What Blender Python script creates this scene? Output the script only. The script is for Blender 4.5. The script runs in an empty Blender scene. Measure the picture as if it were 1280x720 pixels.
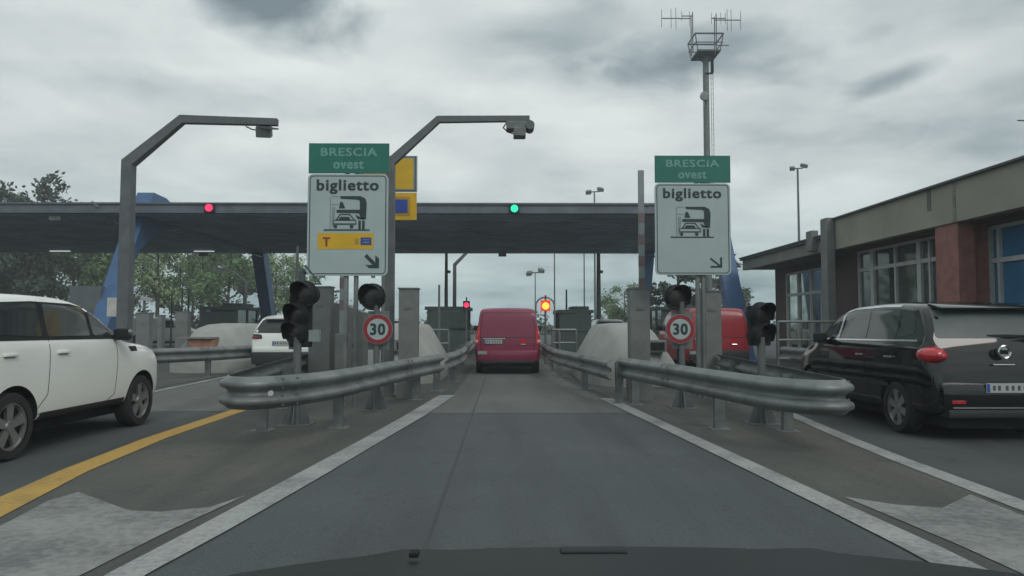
import bpy, bmesh, math, random
import numpy as np
from mathutils import Vector, Matrix, Euler
from mathutils.bvhtree import BVHTree

R = math.radians
random.seed(7)
S = bpy.context.scene
COL = S.collection

# ------------------------------------------------------------------ camera
F = 900.0                                  # focal length in pixels of a 1280 px wide picture
PITCH = math.atan(46 / F); YAW = -math.atan(8 / F)
CAMH = 1.37
cd = bpy.data.cameras.new('camera'); cam = bpy.data.objects.new('camera', cd); COL.objects.link(cam)
cam.location = (0, 0, CAMH); cam.rotation_euler = (math.pi / 2 + PITCH, 0, YAW)
cd.sensor_width = 36; cd.lens = F / 1280 * 36; cd.clip_start = 0.05; cd.clip_end = 3000
S.camera = cam
S.render.resolution_x = 1024; S.render.resolution_y = 576
ROT = Euler(cam.rotation_euler).to_matrix()

def P(px, py, Y):
    d = ROT @ Vector(((px - 640) / F, (360 - py) / F, -1)); d *= Y / d.y
    return Vector((0, 0, CAMH)) + d
def G(px, py):
    d = ROT @ Vector(((px - 640) / F, (360 - py) / F, -1)); d *= -CAMH / d.z
    return Vector((d.x, d.y, 0))

# ------------------------------------------------------------------ sky, sun, exposure
S.view_settings.view_transform = 'Standard'; S.view_settings.look = 'None'
S.view_settings.gamma = 1; S.view_settings.use_curve_mapping = False; S.view_settings.exposure = 0.2
SUN_EL, SUN_AZ = R(42), R(150)             # behind the clouds, behind the viewer's right
W = bpy.data.worlds.new('World'); S.world = W; W.use_nodes = True
nt = W.node_tree; nt.nodes.clear(); N = nt.nodes.new; LK = nt.links.new
def math_n(op, a=None, b=None, tree=None, clamp=False):
    t = tree or nt
    n = t.nodes.new('ShaderNodeMath'); n.operation = op; n.use_clamp = clamp
    for i, v in enumerate((a, b)):
        if v is None: continue
        if isinstance(v, (int, float)): n.inputs[i].default_value = v
        else: t.links.new(v, n.inputs[i])
    return n.outputs[0]
out = N('ShaderNodeOutputWorld')
sky = N('ShaderNodeTexSky'); sky.sky_type = 'NISHITA'; sky.sun_disc = False
sky.sun_elevation = SUN_EL; sky.sun_rotation = SUN_AZ; sky.dust_density = 3
bg1 = N('ShaderNodeBackground'); LK(sky.outputs[0], bg1.inputs[0]); bg1.inputs[1].default_value = 0.08
tc = N('ShaderNodeTexCoord'); sep = N('ShaderNodeSeparateXYZ'); LK(tc.outputs['Generated'], sep.inputs[0])
zc = math_n('MAXIMUM', sep.outputs[2], 0.0)
zz = math_n('ADD', zc, 0.16)
cx = math_n('DIVIDE', sep.outputs[0], zz); cy = math_n('DIVIDE', sep.outputs[1], zz)
cmb = N('ShaderNodeCombineXYZ'); LK(cx, cmb.inputs[0]); LK(cy, cmb.inputs[1]); cmb.inputs[2].default_value = 3.7
def noise(scale, detail, rough, dist, vec, off=None):
    n = N('ShaderNodeTexNoise'); n.inputs['Scale'].default_value = scale; n.inputs['Detail'].default_value = detail
    n.inputs['Roughness'].default_value = rough; n.inputs['Distortion'].default_value = dist
    LK(vec, n.inputs['Vector']); return n.outputs[0]
n1 = noise(0.75, 9, 0.52, 0.35, cmb.outputs[0])
n2 = noise(2.6, 8, 0.55, 0.3, cmb.outputs[0])
mixn = math_n('ADD', math_n('MULTIPLY', n1, 0.72), math_n('MULTIPLY', n2, 0.28))
dens = mixn
def blob(px, py, rx, ry, amt, tilt=0):
    """a heavier cloud lying in one direction of the sky"""
    global dens
    c = (P(px, py, 10) - Vector((0, 0, CAMH))).normalized()
    rr = c.cross(Vector((0, 0, 1))).normalized(); uu = rr.cross(c)
    rr, uu = rr * math.cos(tilt) + uu * math.sin(tilt), uu * math.cos(tilt) - rr * math.sin(tilt)
    def dot(v):
        s = N('ShaderNodeVectorMath'); s.operation = 'SUBTRACT'; LK(tc.outputs['Generated'], s.inputs[0]); s.inputs[1].default_value = c
        d = N('ShaderNodeVectorMath'); d.operation = 'DOT_PRODUCT'; LK(s.outputs[0], d.inputs[0]); d.inputs[1].default_value = v
        return d.outputs['Value']
    a = math_n('POWER', math_n('MULTIPLY', math_n('ABSOLUTE', dot(rr)), F / rx), 2)
    b = math_n('POWER', math_n('MULTIPLY', math_n('ABSOLUTE', dot(uu)), F / ry), 2)
    q = math_n('SQRT', math_n('ADD', a, b))
    q = math_n('ADD', q, math_n('MULTIPLY', math_n('SUBTRACT', n2, 0.5), 1.5))
    m = math_n('MULTIPLY', math_n('SUBTRACT', 1.0, q), 1.3, clamp=True)
    dens = math_n('SUBTRACT', dens, math_n('MULTIPLY', m, amt))
blob(352, 2, 100, 72, 0.36)
blob(905, 70, 150, 45, 0.15)
blob(720, 35, 130, 45, 0.09)
blob(1120, 98, 70, 18, 0.17, R(15))
blob(230, 110, 200, 30, 0.10)
blob(800, 92, 190, 26, 0.10)
blob(960, 190, 200, 36, 0.07)
ramp = N('ShaderNodeValToRGB'); LK(dens, ramp.inputs[0])
e = ramp.color_ramp.elements
e[0].position = 0.24; e[0].color = (0.17, 0.215, 0.24, 1)
e[1].position = 0.60; e[1].color = (0.74, 0.78, 0.77, 1)
m = ramp.color_ramp.elements.new(0.37); m.color = (0.34, 0.40, 0.42, 1)
m = ramp.color_ramp.elements.new(0.455); m.color = (0.52, 0.57, 0.575, 1)
# the cloud base gets bluer and duller low over the horizon
hz = N('ShaderNodeValToRGB'); LK(zc, hz.inputs[0])
e = hz.color_ramp.elements; e[0].position = 0.0; e[0].color = (0.48, 0.60, 0.64, 1); e[1].position = 0.22; e[1].color = (1, 1, 1, 1)
m = hz.color_ramp.elements.new(0.055); m.color = (0.66, 0.76, 0.78, 1)
mx = N('ShaderNodeMix'); mx.data_type = 'RGBA'; mx.blend_type = 'MULTIPLY'; mx.inputs[0].default_value = 1
LK(ramp.outputs[0], mx.inputs[6]); LK(hz.outputs[0], mx.inputs[7])
bg2 = N('ShaderNodeBackground'); LK(mx.outputs[2], bg2.inputs[0]); bg2.inputs[1].default_value = 1.03
ms = N('ShaderNodeMixShader'); ms.inputs[0].default_value = 0.94
LK(bg1.outputs[0], ms.inputs[1]); LK(bg2.outputs[0], ms.inputs[2]); LK(ms.outputs[0], out.inputs[0])

sd = bpy.data.lights.new('sun', 'SUN'); sun = bpy.data.objects.new('sun', sd); COL.objects.link(sun)
sd.energy = 0.8; sd.angle = R(25); sd.color = (1, 0.97, 0.92)
sdir = Vector((math.sin(SUN_AZ) * math.cos(SUN_EL), math.cos(SUN_AZ) * math.cos(SUN_EL), math.sin(SUN_EL)))
sun.rotation_euler = sdir.to_track_quat('Z', 'Y').to_euler(); sun.location = (0, 0, 60)

# ------------------------------------------------------------------ materials
def mat(name, col, rough=0.7, metal=0.0, var=0.12, scale=3.0, bump=0.0, bscale=40.0, coat=0.0, emit=None, estr=0, col2=None, lo=0.35, hi=0.68, spec=0.5):
    m = bpy.data.materials.new(name); m.use_nodes = True
    t = m.node_tree; b = t.nodes['Principled BSDF']
    b.inputs['Roughness'].default_value = rough; b.inputs['Metallic'].default_value = metal
    b.inputs['Coat Weight'].default_value = coat; b.inputs['Specular IOR Level'].default_value = spec
    if emit:
        b.inputs['Emission Color'].default_value = (*emit, 1); b.inputs['Emission Strength'].default_value = estr
    tcn = t.nodes.new('ShaderNodeTexCoord')
    n = t.nodes.new('ShaderNodeTexNoise'); n.inputs['Scale'].default_value = scale; n.inputs['Detail'].default_value = 8; n.inputs['Roughness'].default_value = 0.62
    t.links.new(tcn.outputs['Object'], n.inputs['Vector'])
    r = t.nodes.new('ShaderNodeValToRGB'); t.links.new(n.outputs[0], r.inputs[0])
    r.color_ramp.elements[0].position = lo; r.color_ramp.elements[1].position = hi
    c2 = col2 or tuple(c * (1 - var) for c in col)
    c1 = col if col2 else tuple(min(1, c * (1 + var)) for c in col)
    r.color_ramp.elements[0].color = (*c2, 1); r.color_ramp.elements[1].color = (*c1, 1)
    t.links.new(r.outputs[0], b.inputs['Base Color'])
    if bump:
        n3 = t.nodes.new('ShaderNodeTexNoise'); n3.inputs['Scale'].default_value = bscale; n3.inputs['Detail'].default_value = 4
        t.links.new(tcn.outputs['Object'], n3.inputs['Vector'])
        bp = t.nodes.new('ShaderNodeBump'); bp.inputs['Strength'].default_value = bump; bp.inputs['Distance'].default_value = 0.02
        t.links.new(n3.outputs[0], bp.inputs['Height']); t.links.new(bp.outputs[0], b.inputs['Normal'])
    return m

def ground_mat(name, base, patch, dark, crack=True, fine=0.65):
    """asphalt: grain, broad wear patches, oil stains, thin cracks"""
    m = bpy.data.materials.new(name); m.use_nodes = True; t = m.node_tree; b = t.nodes['Principled BSDF']
    tcn = t.nodes.new('ShaderNodeTexCoord'); V = tcn.outputs['Object']
    def nz(s, d=6, r=0.6, vec=V, dist=0):
        n = t.nodes.new('ShaderNodeTexNoise'); n.inputs['Scale'].default_value = s; n.inputs['Detail'].default_value = d
        n.inputs['Roughness'].default_value = r; n.inputs['Distortion'].default_value = dist; t.links.new(vec, n.inputs['Vector']); return n.outputs[0]
    def rp(v, a, c, bb=None):
        r = t.nodes.new('ShaderNodeMapRange'); r.inputs[1].default_value = a; r.inputs[2].default_value = c; t.links.new(v, r.inputs[0]); return r.outputs[0]
    def mixc(f, a, c):
        x = t.nodes.new('ShaderNodeMix'); x.data_type = 'RGBA'
        if isinstance(f, float): x.inputs[0].default_value = f
        else: t.links.new(f, x.inputs[0])
        for i, v in ((6, a), (7, c)):
            if isinstance(v, tuple): x.inputs[i].default_value = (*v, 1)
            else: t.links.new(v, x.inputs[i])
        return x.outputs[2]
    mp = t.nodes.new('ShaderNodeMapping'); mp.inputs['Scale'].default_value = (1.6, 0.16, 1); t.links.new(V, mp.inputs[0])
    c = mixc(rp(nz(0.35, 6, 0.6, V, 0.4), 0.42, 0.62), base, patch)
    c = mixc(math_n('MULTIPLY', rp(nz(1.0, 5, 0.55, mp.outputs[0]), 0.46, 0.66), 0.75, t), c, dark)      # streaks along the lane
    c = mixc(math_n('MULTIPLY', rp(nz(1.7, 7, 0.7), 0.58, 0.68), 0.7, t), c, dark)
    c = mixc(math_n('MULTIPLY', rp(nz(7.0, 3, 0.5), 0.70, 0.76), 0.7, t), c, tuple(x * 0.45 for x in dark))   # drips                      # stains
    g = nz(55, 3, 0.8)
    sc = t.nodes.new('ShaderNodeMix'); sc.data_type = 'RGBA'; sc.blend_type = 'MULTIPLY'; sc.inputs[0].default_value = fine
    t.links.new(c, sc.inputs[6])
    r = t.nodes.new('ShaderNodeValToRGB'); r.color_ramp.elements[0].position = 0.3; r.color_ramp.elements[1].position = 0.7
    r.color_ramp.elements[0].color = (0.45, 0.45, 0.45, 1); r.color_ramp.elements[1].color = (1.3, 1.3, 1.3, 1); t.links.new(g, r.inputs[0]); t.links.new(r.outputs[0], sc.inputs[7])
    c = sc.outputs[2]
    if crack:
        vn = t.nodes.new('ShaderNodeTexVoronoi'); vn.feature = 'DISTANCE_TO_EDGE'; vn.inputs['Scale'].default_value = 0.42
        ad = t.nodes.new('ShaderNodeVectorMath'); ad.operation = 'ADD'; t.links.new(V, ad.inputs[0])
        nn = t.nodes.new('ShaderNodeTexNoise'); nn.inputs['Scale'].default_value = 1.4; nn.inputs['Detail'].default_value = 6; t.links.new(V, nn.inputs['Vector'])
        t.links.new(nn.outputs[1], ad.inputs[1]); t.links.new(ad.outputs[0], vn.inputs['Vector'])
        k = rp(vn.outputs['Distance'], 0.008, 0.0)
        k = math_n('MULTIPLY', k, math_n('MULTIPLY', rp(nz(0.3), 0.5, 0.6), 0.5, t), t)
        c = mixc(k, c, tuple(x * 0.35 for x in base))
    t.links.new(c, b.inputs['Base Color']); b.inputs['Roughness'].default_value = 0.82; b.inputs['Specular IOR Level'].default_value = 0.35
    bp = t.nodes.new('ShaderNodeBump'); bp.inputs['Strength'].default_value = 0.35; bp.inputs['Distance'].default_value = 0.01
    t.links.new(g, bp.inputs['Height']); t.links.new(bp.outputs[0], b.inputs['Normal'])
    return m

def worn_paint(name, col, under, keep=0.47, scale=9.0):
    m = bpy.data.materials.new(name); m.use_nodes = True; t = m.node_tree; b = t.nodes['Principled BSDF']
    tcn = t.nodes.new('ShaderNodeTexCoord')
    n = t.nodes.new('ShaderNodeTexNoise'); n.inputs['Scale'].default_value = scale; n.inputs['Detail'].default_value = 10; n.inputs['Roughness'].default_value = 0.72
    n2 = t.nodes.new('ShaderNodeTexNoise'); n2.inputs['Scale'].default_value = 1.3; n2.inputs['Detail'].default_value = 4
    t.links.new(tcn.outputs['Object'], n.inputs[0]); t.links.new(tcn.outputs['Object'], n2.inputs[0])
    s = math_n('ADD', math_n('MULTIPLY', n.outputs[0], 0.55, t), math_n('MULTIPLY', n2.outputs[0], 0.45, t), t)
    r = t.nodes.new('ShaderNodeValToRGB'); t.links.new(s, r.inputs[0])
    r.color_ramp.elements[0].position = keep - 0.07; r.color_ramp.elements[1].position = keep + 0.10
    r.color_ramp.elements[0].color = (*under, 1); r.color_ramp.elements[1].color = (*col, 1)
    t.links.new(r.outputs[0], b.inputs['Base Color']); b.inputs['Roughness'].default_value = 0.8
    return m

M = {}
M['asphalt'] = ground_mat('asphalt', (0.070, 0.080, 0.082), (0.088, 0.098, 0.098), (0.048, 0.055, 0.058))
M['lane'] = ground_mat('lane_asphalt', (0.078, 0.090, 0.093), (0.092, 0.104, 0.106), (0.058, 0.067, 0.070))
M['lane_far'] = ground_mat('lane_concrete', (0.125, 0.135, 0.128), (0.15, 0.158, 0.148), (0.09, 0.098, 0.094))
M['island'] = ground_mat('island_ground', (0.082, 0.090, 0.084), (0.115, 0.114, 0.096), (0.056, 0.062, 0.060))
M['field'] = mat('dry_verge', (0.06, 0.075, 0.035), 0.95, var=0.4, scale=0.3)
M['tar'] = mat('tar_seam', (0.035, 0.04, 0.042), 0.6, var=0.2)
M['white_line'] = worn_paint('white_line_paint', (0.33, 0.35, 0.34), (0.17, 0.18, 0.18), 0.46, 26)
M['hatch'] = worn_paint('hatch_paint', (0.25, 0.265, 0.255), (0.12, 0.13, 0.127), 0.47, 14)
M['yellow_line'] = worn_paint('yellow_line_paint', (0.46, 0.29, 0.065), (0.28, 0.19, 0.06), 0.44, 22)
M['galv'] = mat('galvanised_steel', (0.25, 0.275, 0.275), 0.48, 0.35, 0, 2.2, 0.06, 30, col2=(0.13, 0.145, 0.145))
M['galv_dark'] = mat('weathered_steel', (0.15, 0.17, 0.17), 0.6, 0.3, 0.25, 6, 0.05)
M['pole'] = mat('painted_pole', (0.115, 0.13, 0.135), 0.6, 0.1, 0.18, 4)
M['column'] = mat('grey_column_paint', (0.17, 0.185, 0.18), 0.65, 0.1, 0.16, 3, 0.04)
M['black'] = mat('black_plastic', (0.018, 0.021, 0.024), 0.75, 0, 0.2, spec=0.2)
M['rim_dark'] = mat('grey_rubber', (0.07, 0.07, 0.07), 0.6)
M['lens'] = mat('dark_lens', (0.02, 0.018, 0.018), 0.25, 0, 0.2)
M['green'] = mat('sign_green', (0.008, 0.15, 0.115), 0.5, 0, 0.10, 3)
M['green_txt'] = mat('faded_lettering', (0.14, 0.34, 0.31), 0.6, 0, 0.25, 30)
M['sign_white'] = mat('sign_white', (0.36, 0.45, 0.445), 0.5, 0, 0.06, 2)
M['sign_dark'] = mat('sign_black', (0.018, 0.04, 0.042), 0.6, 0, 0.1)
M['sign_grey'] = mat('sign_pale_grey', (0.24, 0.29, 0.29), 0.6, 0, 0.1)
M['sign_yellow'] = mat('sign_yellow', (0.62, 0.38, 0.012), 0.5, 0, 0.08)
M['sign_blue'] = mat('sign_blue', (0.02, 0.06, 0.30), 0.5, 0, 0.1)
M['sign_red'] = mat('sign_red', (0.26, 0.02, 0.03), 0.5, 0, 0.15, 20)
M['blue'] = mat('blue_steel', (0.045, 0.115, 0.25), 0.5, 0, 0.14, 2)
M['canopy_face'] = mat('canopy_fascia_metal', (0.12, 0.14, 0.17), 0.5, 0.2, 0.2, 1.2)
M['canopy_top'] = mat('canopy_edge', (0.06, 0.07, 0.08), 0.6)
M['canopy_under'] = mat('canopy_soffit', (0.26, 0.33, 0.42), 0.7, 0.1, 0.3, 0.5)
M['concrete'] = mat('concrete', (0.33, 0.345, 0.325), 0.85, 0, 0.12, 1.2, 0.04)
M['concrete_dark'] = mat('dirty_concrete', (0.20, 0.21, 0.195), 0.85, 0, 0.25, 2.5, 0.15)
M['orange'] = mat('faded_orange_panel', (0.36, 0.17, 0.11), 0.7, 0, 0.25, 5)
M['fascia'] = mat('building_fascia', (0.27, 0.275, 0.225), 0.85, 0, 0.12, 0.8, 0.06, 12)
M['fascia_grey'] = mat('grey_fascia', (0.19, 0.20, 0.19), 0.85, 0, 0.15, 0.8)
M['stain'] = worn_paint('damp_stain', (0.24, 0.24, 0.19), (0.11, 0.11, 0.095), 0.52, 3)
M['brick'] = mat('terracotta', (0.26, 0.12, 0.10), 0.85, 0, 0.2, 4, 0.1)
M['wall_dark'] = mat('dark_red_wall', (0.09, 0.062, 0.06), 0.85, 0, 0.2, 1)
M['frame_white'] = mat('pale_window_frame', (0.42, 0.45, 0.44), 0.5, 0, 0.1)
M['booth'] = mat('booth_green_grey', (0.06, 0.085, 0.085), 0.6, 0, 0.15)
M['booth_white'] = mat('booth_white', (0.5, 0.5, 0.48), 0.6, 0, 0.15)
M['bark'] = mat('bark', (0.055, 0.045, 0.035), 0.9, 0, 0.3, 8)
M['leaf_a'] = mat('leaves_mid', (0.14, 0.24, 0.10), 0.75, 0, 0.45, 0.9)
M['leaf_b'] = mat('leaves_dark', (0.055, 0.085, 0.06), 0.75, 0, 0.45, 0.9)
M['leaf_c'] = mat('leaves_pale', (0.28, 0.38, 0.20), 0.75, 0, 0.4, 0.9)
M['tyre'] = mat('tyre_rubber', (0.018, 0.019, 0.020), 0.85, 0, 0.2, 10)
M['rim'] = mat('alloy_rim', (0.42, 0.43, 0.44), 0.35, 0.8, 0.1)
M['rim_cover'] = mat('dark_wheel_cover', (0.07, 0.07, 0.07), 0.4, 0.4)
M['trim'] = mat('dark_trim', (0.022, 0.024, 0.026), 0.6, 0, 0.2)
M['paint_white'] = mat('white_car_paint', (0.80, 0.83, 0.79), 0.32, 0, 0.03, 1, coat=0.6)
M['paint_black'] = mat('black_car_paint', (0.004, 0.005, 0.006), 0.06, 0, 0.1, 1, coat=0.4)
M['paint_red'] = mat('red_van_paint', (0.20, 0.016, 0.052), 0.38, 0, 0.06, 1, coat=0.5)
M['paint_red2'] = mat('bright_red_van_paint', (0.30, 0.012, 0.022), 0.38, 0, 0.06, 1, coat=0.5)
M['paint_own'] = mat('dark_bonnet_paint', (0.010, 0.015, 0.017), 0.5, 0, 0.1, 1, spec=0.25)
M['plate'] = worn_paint('number_plate', (0.40, 0.43, 0.43), (0.36, 0.38, 0.38), 0.42, 12)
M['plate_mark'] = mat('plate_marks', (0.06, 0.07, 0.09), 0.6)
M['plate_blue'] = mat('plate_blue_band', (0.03, 0.08, 0.35), 0.5)
M['tail_red'] = mat('tail_lamp_red', (0.50, 0.008, 0.022), 0.2, 0, 0.25, 14, coat=1)
M['tail_clear'] = mat('tail_lamp_clear', (0.55, 0.5, 0.5), 0.25, 0, 0.1)
M['chrome'] = mat('chrome', (0.6, 0.62, 0.63), 0.2, 1.0, 0.05)
M['seat'] = mat('car_seat', (0.05, 0.05, 0.055), 0.9)
M['red_on'] = mat('lit_red_signal', (0.5, 0.02, 0.05), 0.4, emit=(1, 0.03, 0.12), estr=1.1)
M['green_on'] = mat('lit_green_signal', (0.02, 0.5, 0.3), 0.4, emit=(0.02, 0.75, 0.42), estr=1.0)
M['amber_on'] = mat('lit_amber_signal', (0.6, 0.2, 0.02), 0.4, emit=(1, 0.33, 0.04), estr=2.2)
M['amber_rim'] = mat('lit_red_rim', (0.5, 0.05, 0.02), 0.4, emit=(1, 0.05, 0.02), estr=0.45)
M['strip'] = mat('lit_strip_lamp', (0.6, 0.6, 0.6), 0.4, emit=(0.8, 0.9, 0.9), estr=0.55)
def glass(name, col, rough=0.05, spec=0.5):
    return mat(name, col, rough, 0, 0.15, 1.5, coat=0.3, spec=spec)
M['glass'] = glass('tinted_car_glass', (0.022, 0.027, 0.030), 0.08)
M['glass_mid'] = glass('clear_car_glass', (0.045, 0.055, 0.055), 0.08)
M['glass_rear'] = mat('rear_screen_glass', (0.085, 0.105, 0.105), 0.35, 0, 0.1, 1.5, spec=0.3)
M['win'] = mat('window_glass', (0.12, 0.145, 0.135), 0.04, 0.6, 0.4, 1.5, spec=0.8)
M['win_blue'] = mat('blue_window_film', (0.035, 0.14, 0.26), 0.08, 0.1, 0.35, 0.8)

# ------------------------------------------------------------------ helpers
class MB:
    def __init__(s): s.v = []; s.f = []; s.mi = []
    def add(s, vs, fs, mi=0):
        o = len(s.v); s.v += [tuple(v) for v in vs]; s.f += [tuple(i + o for i in f) for f in fs]; s.mi += [mi] * len(fs); return s
    def box(s, c, d, rot=None, bev=0.0):
        bm = bmesh.new(); bmesh.ops.create_cube(bm, size=1)
        for v in bm.verts: v.co = Vector((v.co.x * d[0], v.co.y * d[1], v.co.z * d[2]))
        if bev: bmesh.ops.bevel(bm, geom=bm.edges[:], offset=min(bev, min(d) * 0.45), segments=2, affect='EDGES', profile=0.6)
        mt = Matrix.Translation(Vector(c)) @ (Euler(rot).to_matrix().to_4x4() if rot else Matrix())
        bm.transform(mt); bm.verts.index_update()
        s.add([v.co.copy() for v in bm.verts], [[v.index for v in f.verts] for f in bm.faces]); bm.free(); return s
    def cyl(s, a, b, r0, r1=None, n=12, cap=True):
        a = Vector(a); b = Vector(b); r1 = r0 if r1 is None else r1
        d = (b - a).normalized(); u = d.orthogonal().normalized(); w = d.cross(u)
        vs = []
        for p, r in ((a, r0), (b, r1)):
            for k in range(n):
                t = 2 * math.pi * k / n; vs.append(p + (u * math.cos(t) + w * math.sin(t)) * r)
        fs = [(k, (k + 1) % n, n + (k + 1) % n, n + k) for k in range(n)]
        if cap: fs += [tuple(range(n - 1, -1, -1)), tuple(range(n, 2 * n))]
        return s.add(vs, fs)
    def tube(s, pts, r, n=8, sq=False):
        pts = [Vector(p) for p in pts]; rs = r if isinstance(r, (list, tuple)) else [r] * len(pts)
        if sq: n = 4
        vs = []; up = None
        for i, p in enumerate(pts):
            t = ((pts[min(i + 1, len(pts) - 1)] - p).normalized() + (p - pts[max(i - 1, 0)]).normalized()).normalized()
            if up is None: up = Vector((0, 1, 0)) if abs(t.y) < 0.9 else Vector((1, 0, 0))
            u = (up - t * up.dot(t)).normalized(); w = t.cross(u); up = u
            d0 = (pts[min(i + 1, len(pts) - 1)] - pts[max(i, 0)]); ks = 1.0
            if 0 < i < len(pts) - 1:
                ks = 1 / max(0.5, math.cos((pts[i + 1] - p).angle(p - pts[i - 1]) / 2))
            for k in range(n):
                a = 2 * math.pi * (k + (0.5 if sq else 0)) / n
                q = 1.414 if sq else 1
                vs.append(p + (u * math.cos(a) + w * math.sin(a) * ks) * rs[i] * q)
        fs = []
        for i in range(len(pts) - 1):
            for k in range(n): fs.append((i * n + k, i * n + (k + 1) % n, (i + 1) * n + (k + 1) % n, (i + 1) * n + k))
        fs += [tuple(range(n - 1, -1, -1)), tuple(range((len(pts) - 1) * n, len(pts) * n))]
        return s.add(vs, fs)
    def prism(s, poly, ax, a, b):
        """polygon in the two other axes, extruded along axis ax from a to b"""
        n = len(poly); vs = []
        for t in (a, b):
            for p in poly:
                v = list(p); v.insert(ax, t); vs.append(v)
        fs = [(k, (k + 1) % n, n + (k + 1) % n, n + k) for k in range(n)] + [tuple(range(n - 1, -1, -1)), tuple(range(n, 2 * n))]
        return s.add(vs, fs)
    def build(s, name, material, parent=None, smooth=None, loc=None):
        me = bpy.data.meshes.new(name)
        me.from_pydata(s.v, [], s.f)
        bm = bmesh.new(); bm.from_mesh(me); bmesh.ops.recalc_face_normals(bm, faces=bm.faces[:]); bm.to_mesh(me); bm.free()
        mats = material if isinstance(material, (list, tuple)) else [material]
        for m_ in mats: me.materials.append(m_)
        if len(mats) > 1 and len(me.polygons) == len(s.mi):
            for p, i in zip(me.polygons, s.mi): p.material_index = i
        if smooth:
            me.polygons.foreach_set('use_smooth', [True] * len(me.polygons)); me.set_sharp_from_angle(angle=R(smooth))
        me.update()
        o = bpy.data.objects.new(name, me); COL.objects.link(o)
        if parent: o.parent = parent
        if loc: o.location = loc
        return o

def tag(o, label=None, cat=None, group=None, kind=None):
    if label: o['label'] = label
    if cat: o['category'] = cat
    if group: o['group'] = group
    if kind: o['kind'] = kind
    return o
def thing(name, loc, label, cat, group=None, rz=0):
    o = bpy.data.objects.new(name, None); COL.objects.link(o); o.empty_display_size = 0.2
    o.location = loc; o.rotation_euler = (0, 0, rz); return tag(o, label, cat, group)
def copy_tree(o, parent=None):
    c = o.copy(); COL.objects.link(c)
    if parent: c.parent = parent
    for ch in [x for x in list(o.children)]: copy_tree(ch, c)
    return c
def relabel(o, label): o['label'] = label; return o

_tc = {}
def text_mesh(s, width, height, bold=0.0):
    cu = bpy.data.curves.new('t', 'FONT'); cu.body = s; cu.size = 1; cu.extrude = 0.0; cu.offset = bold; cu.space_character = 1.12; cu.resolution_u = 3
    o = bpy.data.objects.new('t', cu); COL.objects.link(o); bpy.context.view_layer.update()
    dg = bpy.context.evaluated_depsgraph_get(); me = o.evaluated_get(dg).to_mesh()
    vs = [v.co.copy() for v in me.vertices]; fs = [tuple(p.vertices) for p in me.polygons]
    o.evaluated_get(dg).to_mesh_clear(); bpy.data.objects.remove(o)
    x0 = min(v.x for v in vs); x1 = max(v.x for v in vs); y0 = min(v.y for v in vs); y1 = max(v.y for v in vs)
    sx = width / (x1 - x0); sy = height / (y1 - y0)
    return [((v.x - (x0 + x1) / 2) * sx, (v.y - y0) * sy) for v in vs], fs
def add_text(mb, s, cx, z, w, h, y, bold=0.0):
    vs, fs = text_mesh(s, w, h, 0.0); d = bold * h
    for i, (dx, dz) in enumerate(((-1, -1), (1, -1), (-1, 1), (1, 1), (0, 0), (-1, 0), (1, 0), (0, 1), (0, -1))):
        mb.add([(cx + a + dx * d, y - i * 0.0002, z + b + dz * d * 0.7) for a, b in vs], fs)
    return mb

# ------------------------------------------------------------------ ground and markings
def sheet(name, pts, z, m_, kind='structure'):
    b = MB(); b.add([(p[0], p[1], z) for p in pts], [tuple(range(len(pts)))]); o = b.build(name, m_)
    for p in o.data.polygons:
        if p.normal.z < 0: o.data.flip_normals(); break
    o['kind'] = kind; return o
def strip(name, pts, z, m_, kind='structure'):
    """pts: (y, x0, x1)"""
    b = MB(); v = []
    for y, a, c in pts: v += [(a, y, z), (c, y, z)]
    b.add(v, [(2 * i, 2 * i + 1, 2 * i + 3, 2 * i + 2) for i in range(len(pts) - 1)])
    o = b.build(name, m_)
    if o.data.polygons[0].normal.z < 0: o.data.flip_normals()
    o['kind'] = kind; return o

sheet('ground', [(-1500, -600), (1500, -600), (1500, 1800), (-1500, 1800)], -0.03, M['field'])
sheet('toll_plaza_asphalt', [(-45, -20), (26, -20), (26, 120), (-45, 120)], 0.0, M['asphalt'])
strip('lane', [(-6, -2.3, 2.75), (4.0, -1.97, 2.62), (6.4, -1.68, 2.48), (8.56, -1.46, 2.2), (11.2, -1.18, 1.98)], 0.004, M['lane'])
strip('lane_far_end', [(11.24, -1.2, 2.0), (14, -1.02, 1.75), (18, -1.0, 1.45), (60, -1.35, 1.45)], 0.004, M['lane_far'])
strip('lane_left', [(11.5, -7.1, -4.3), (14, -7.2, -4.2), (60, -7.4, -4.4)], 0.004, M['lane_far'])
strip('lane_right', [(12.5, 4.5, 7.4), (60, 4.45, 7.4)], 0.004, M['lane_far'])
strip('island_ground_left', [(3.3, -3.5, -2.17), (4.06, -3.62, -2.1), (5.36, -3.8, -1.95), (6.4, -4.02, -1.85), (8.56, -4.2, -1.6), (12, -4.25, -1.35), (16, -4.2, -1.15), (60, -4.35, -1.4)], 0.008, M['island'])
strip('island_ground_right', [(3.4, 2.6, 3.8), (4.5, 2.6, 3.85), (5.5, 2.5, 3.88), (7.1, 2.4, 3.95), (9.94, 2.2, 4.2), (13, 1.98, 4.35), (20, 1.5, 4.4), (60, 1.5, 4.4)], 0.008, M['island'])
strip('island_ground_far_left', [(15.5, -9.9, -7.6), (60, -10.3, -7.5)], 0.008, M['island'])
strip('tar_seam', [(3.0, -0.497, -0.482), (60, -0.62, -0.60)], 0.008, M['tar'])
strip('white_edge_line_left', [(3.2, -2.22, -2.02), (4.06, -2.17, -1.95), (4.85, -2.08, -1.84), (6.36, -1.93, -1.67), (8.56, -1.71, -1.45), (11, -1.50, -1.20), (14, -1.28, -0.98)], 0.014, M['white_line'])
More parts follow.
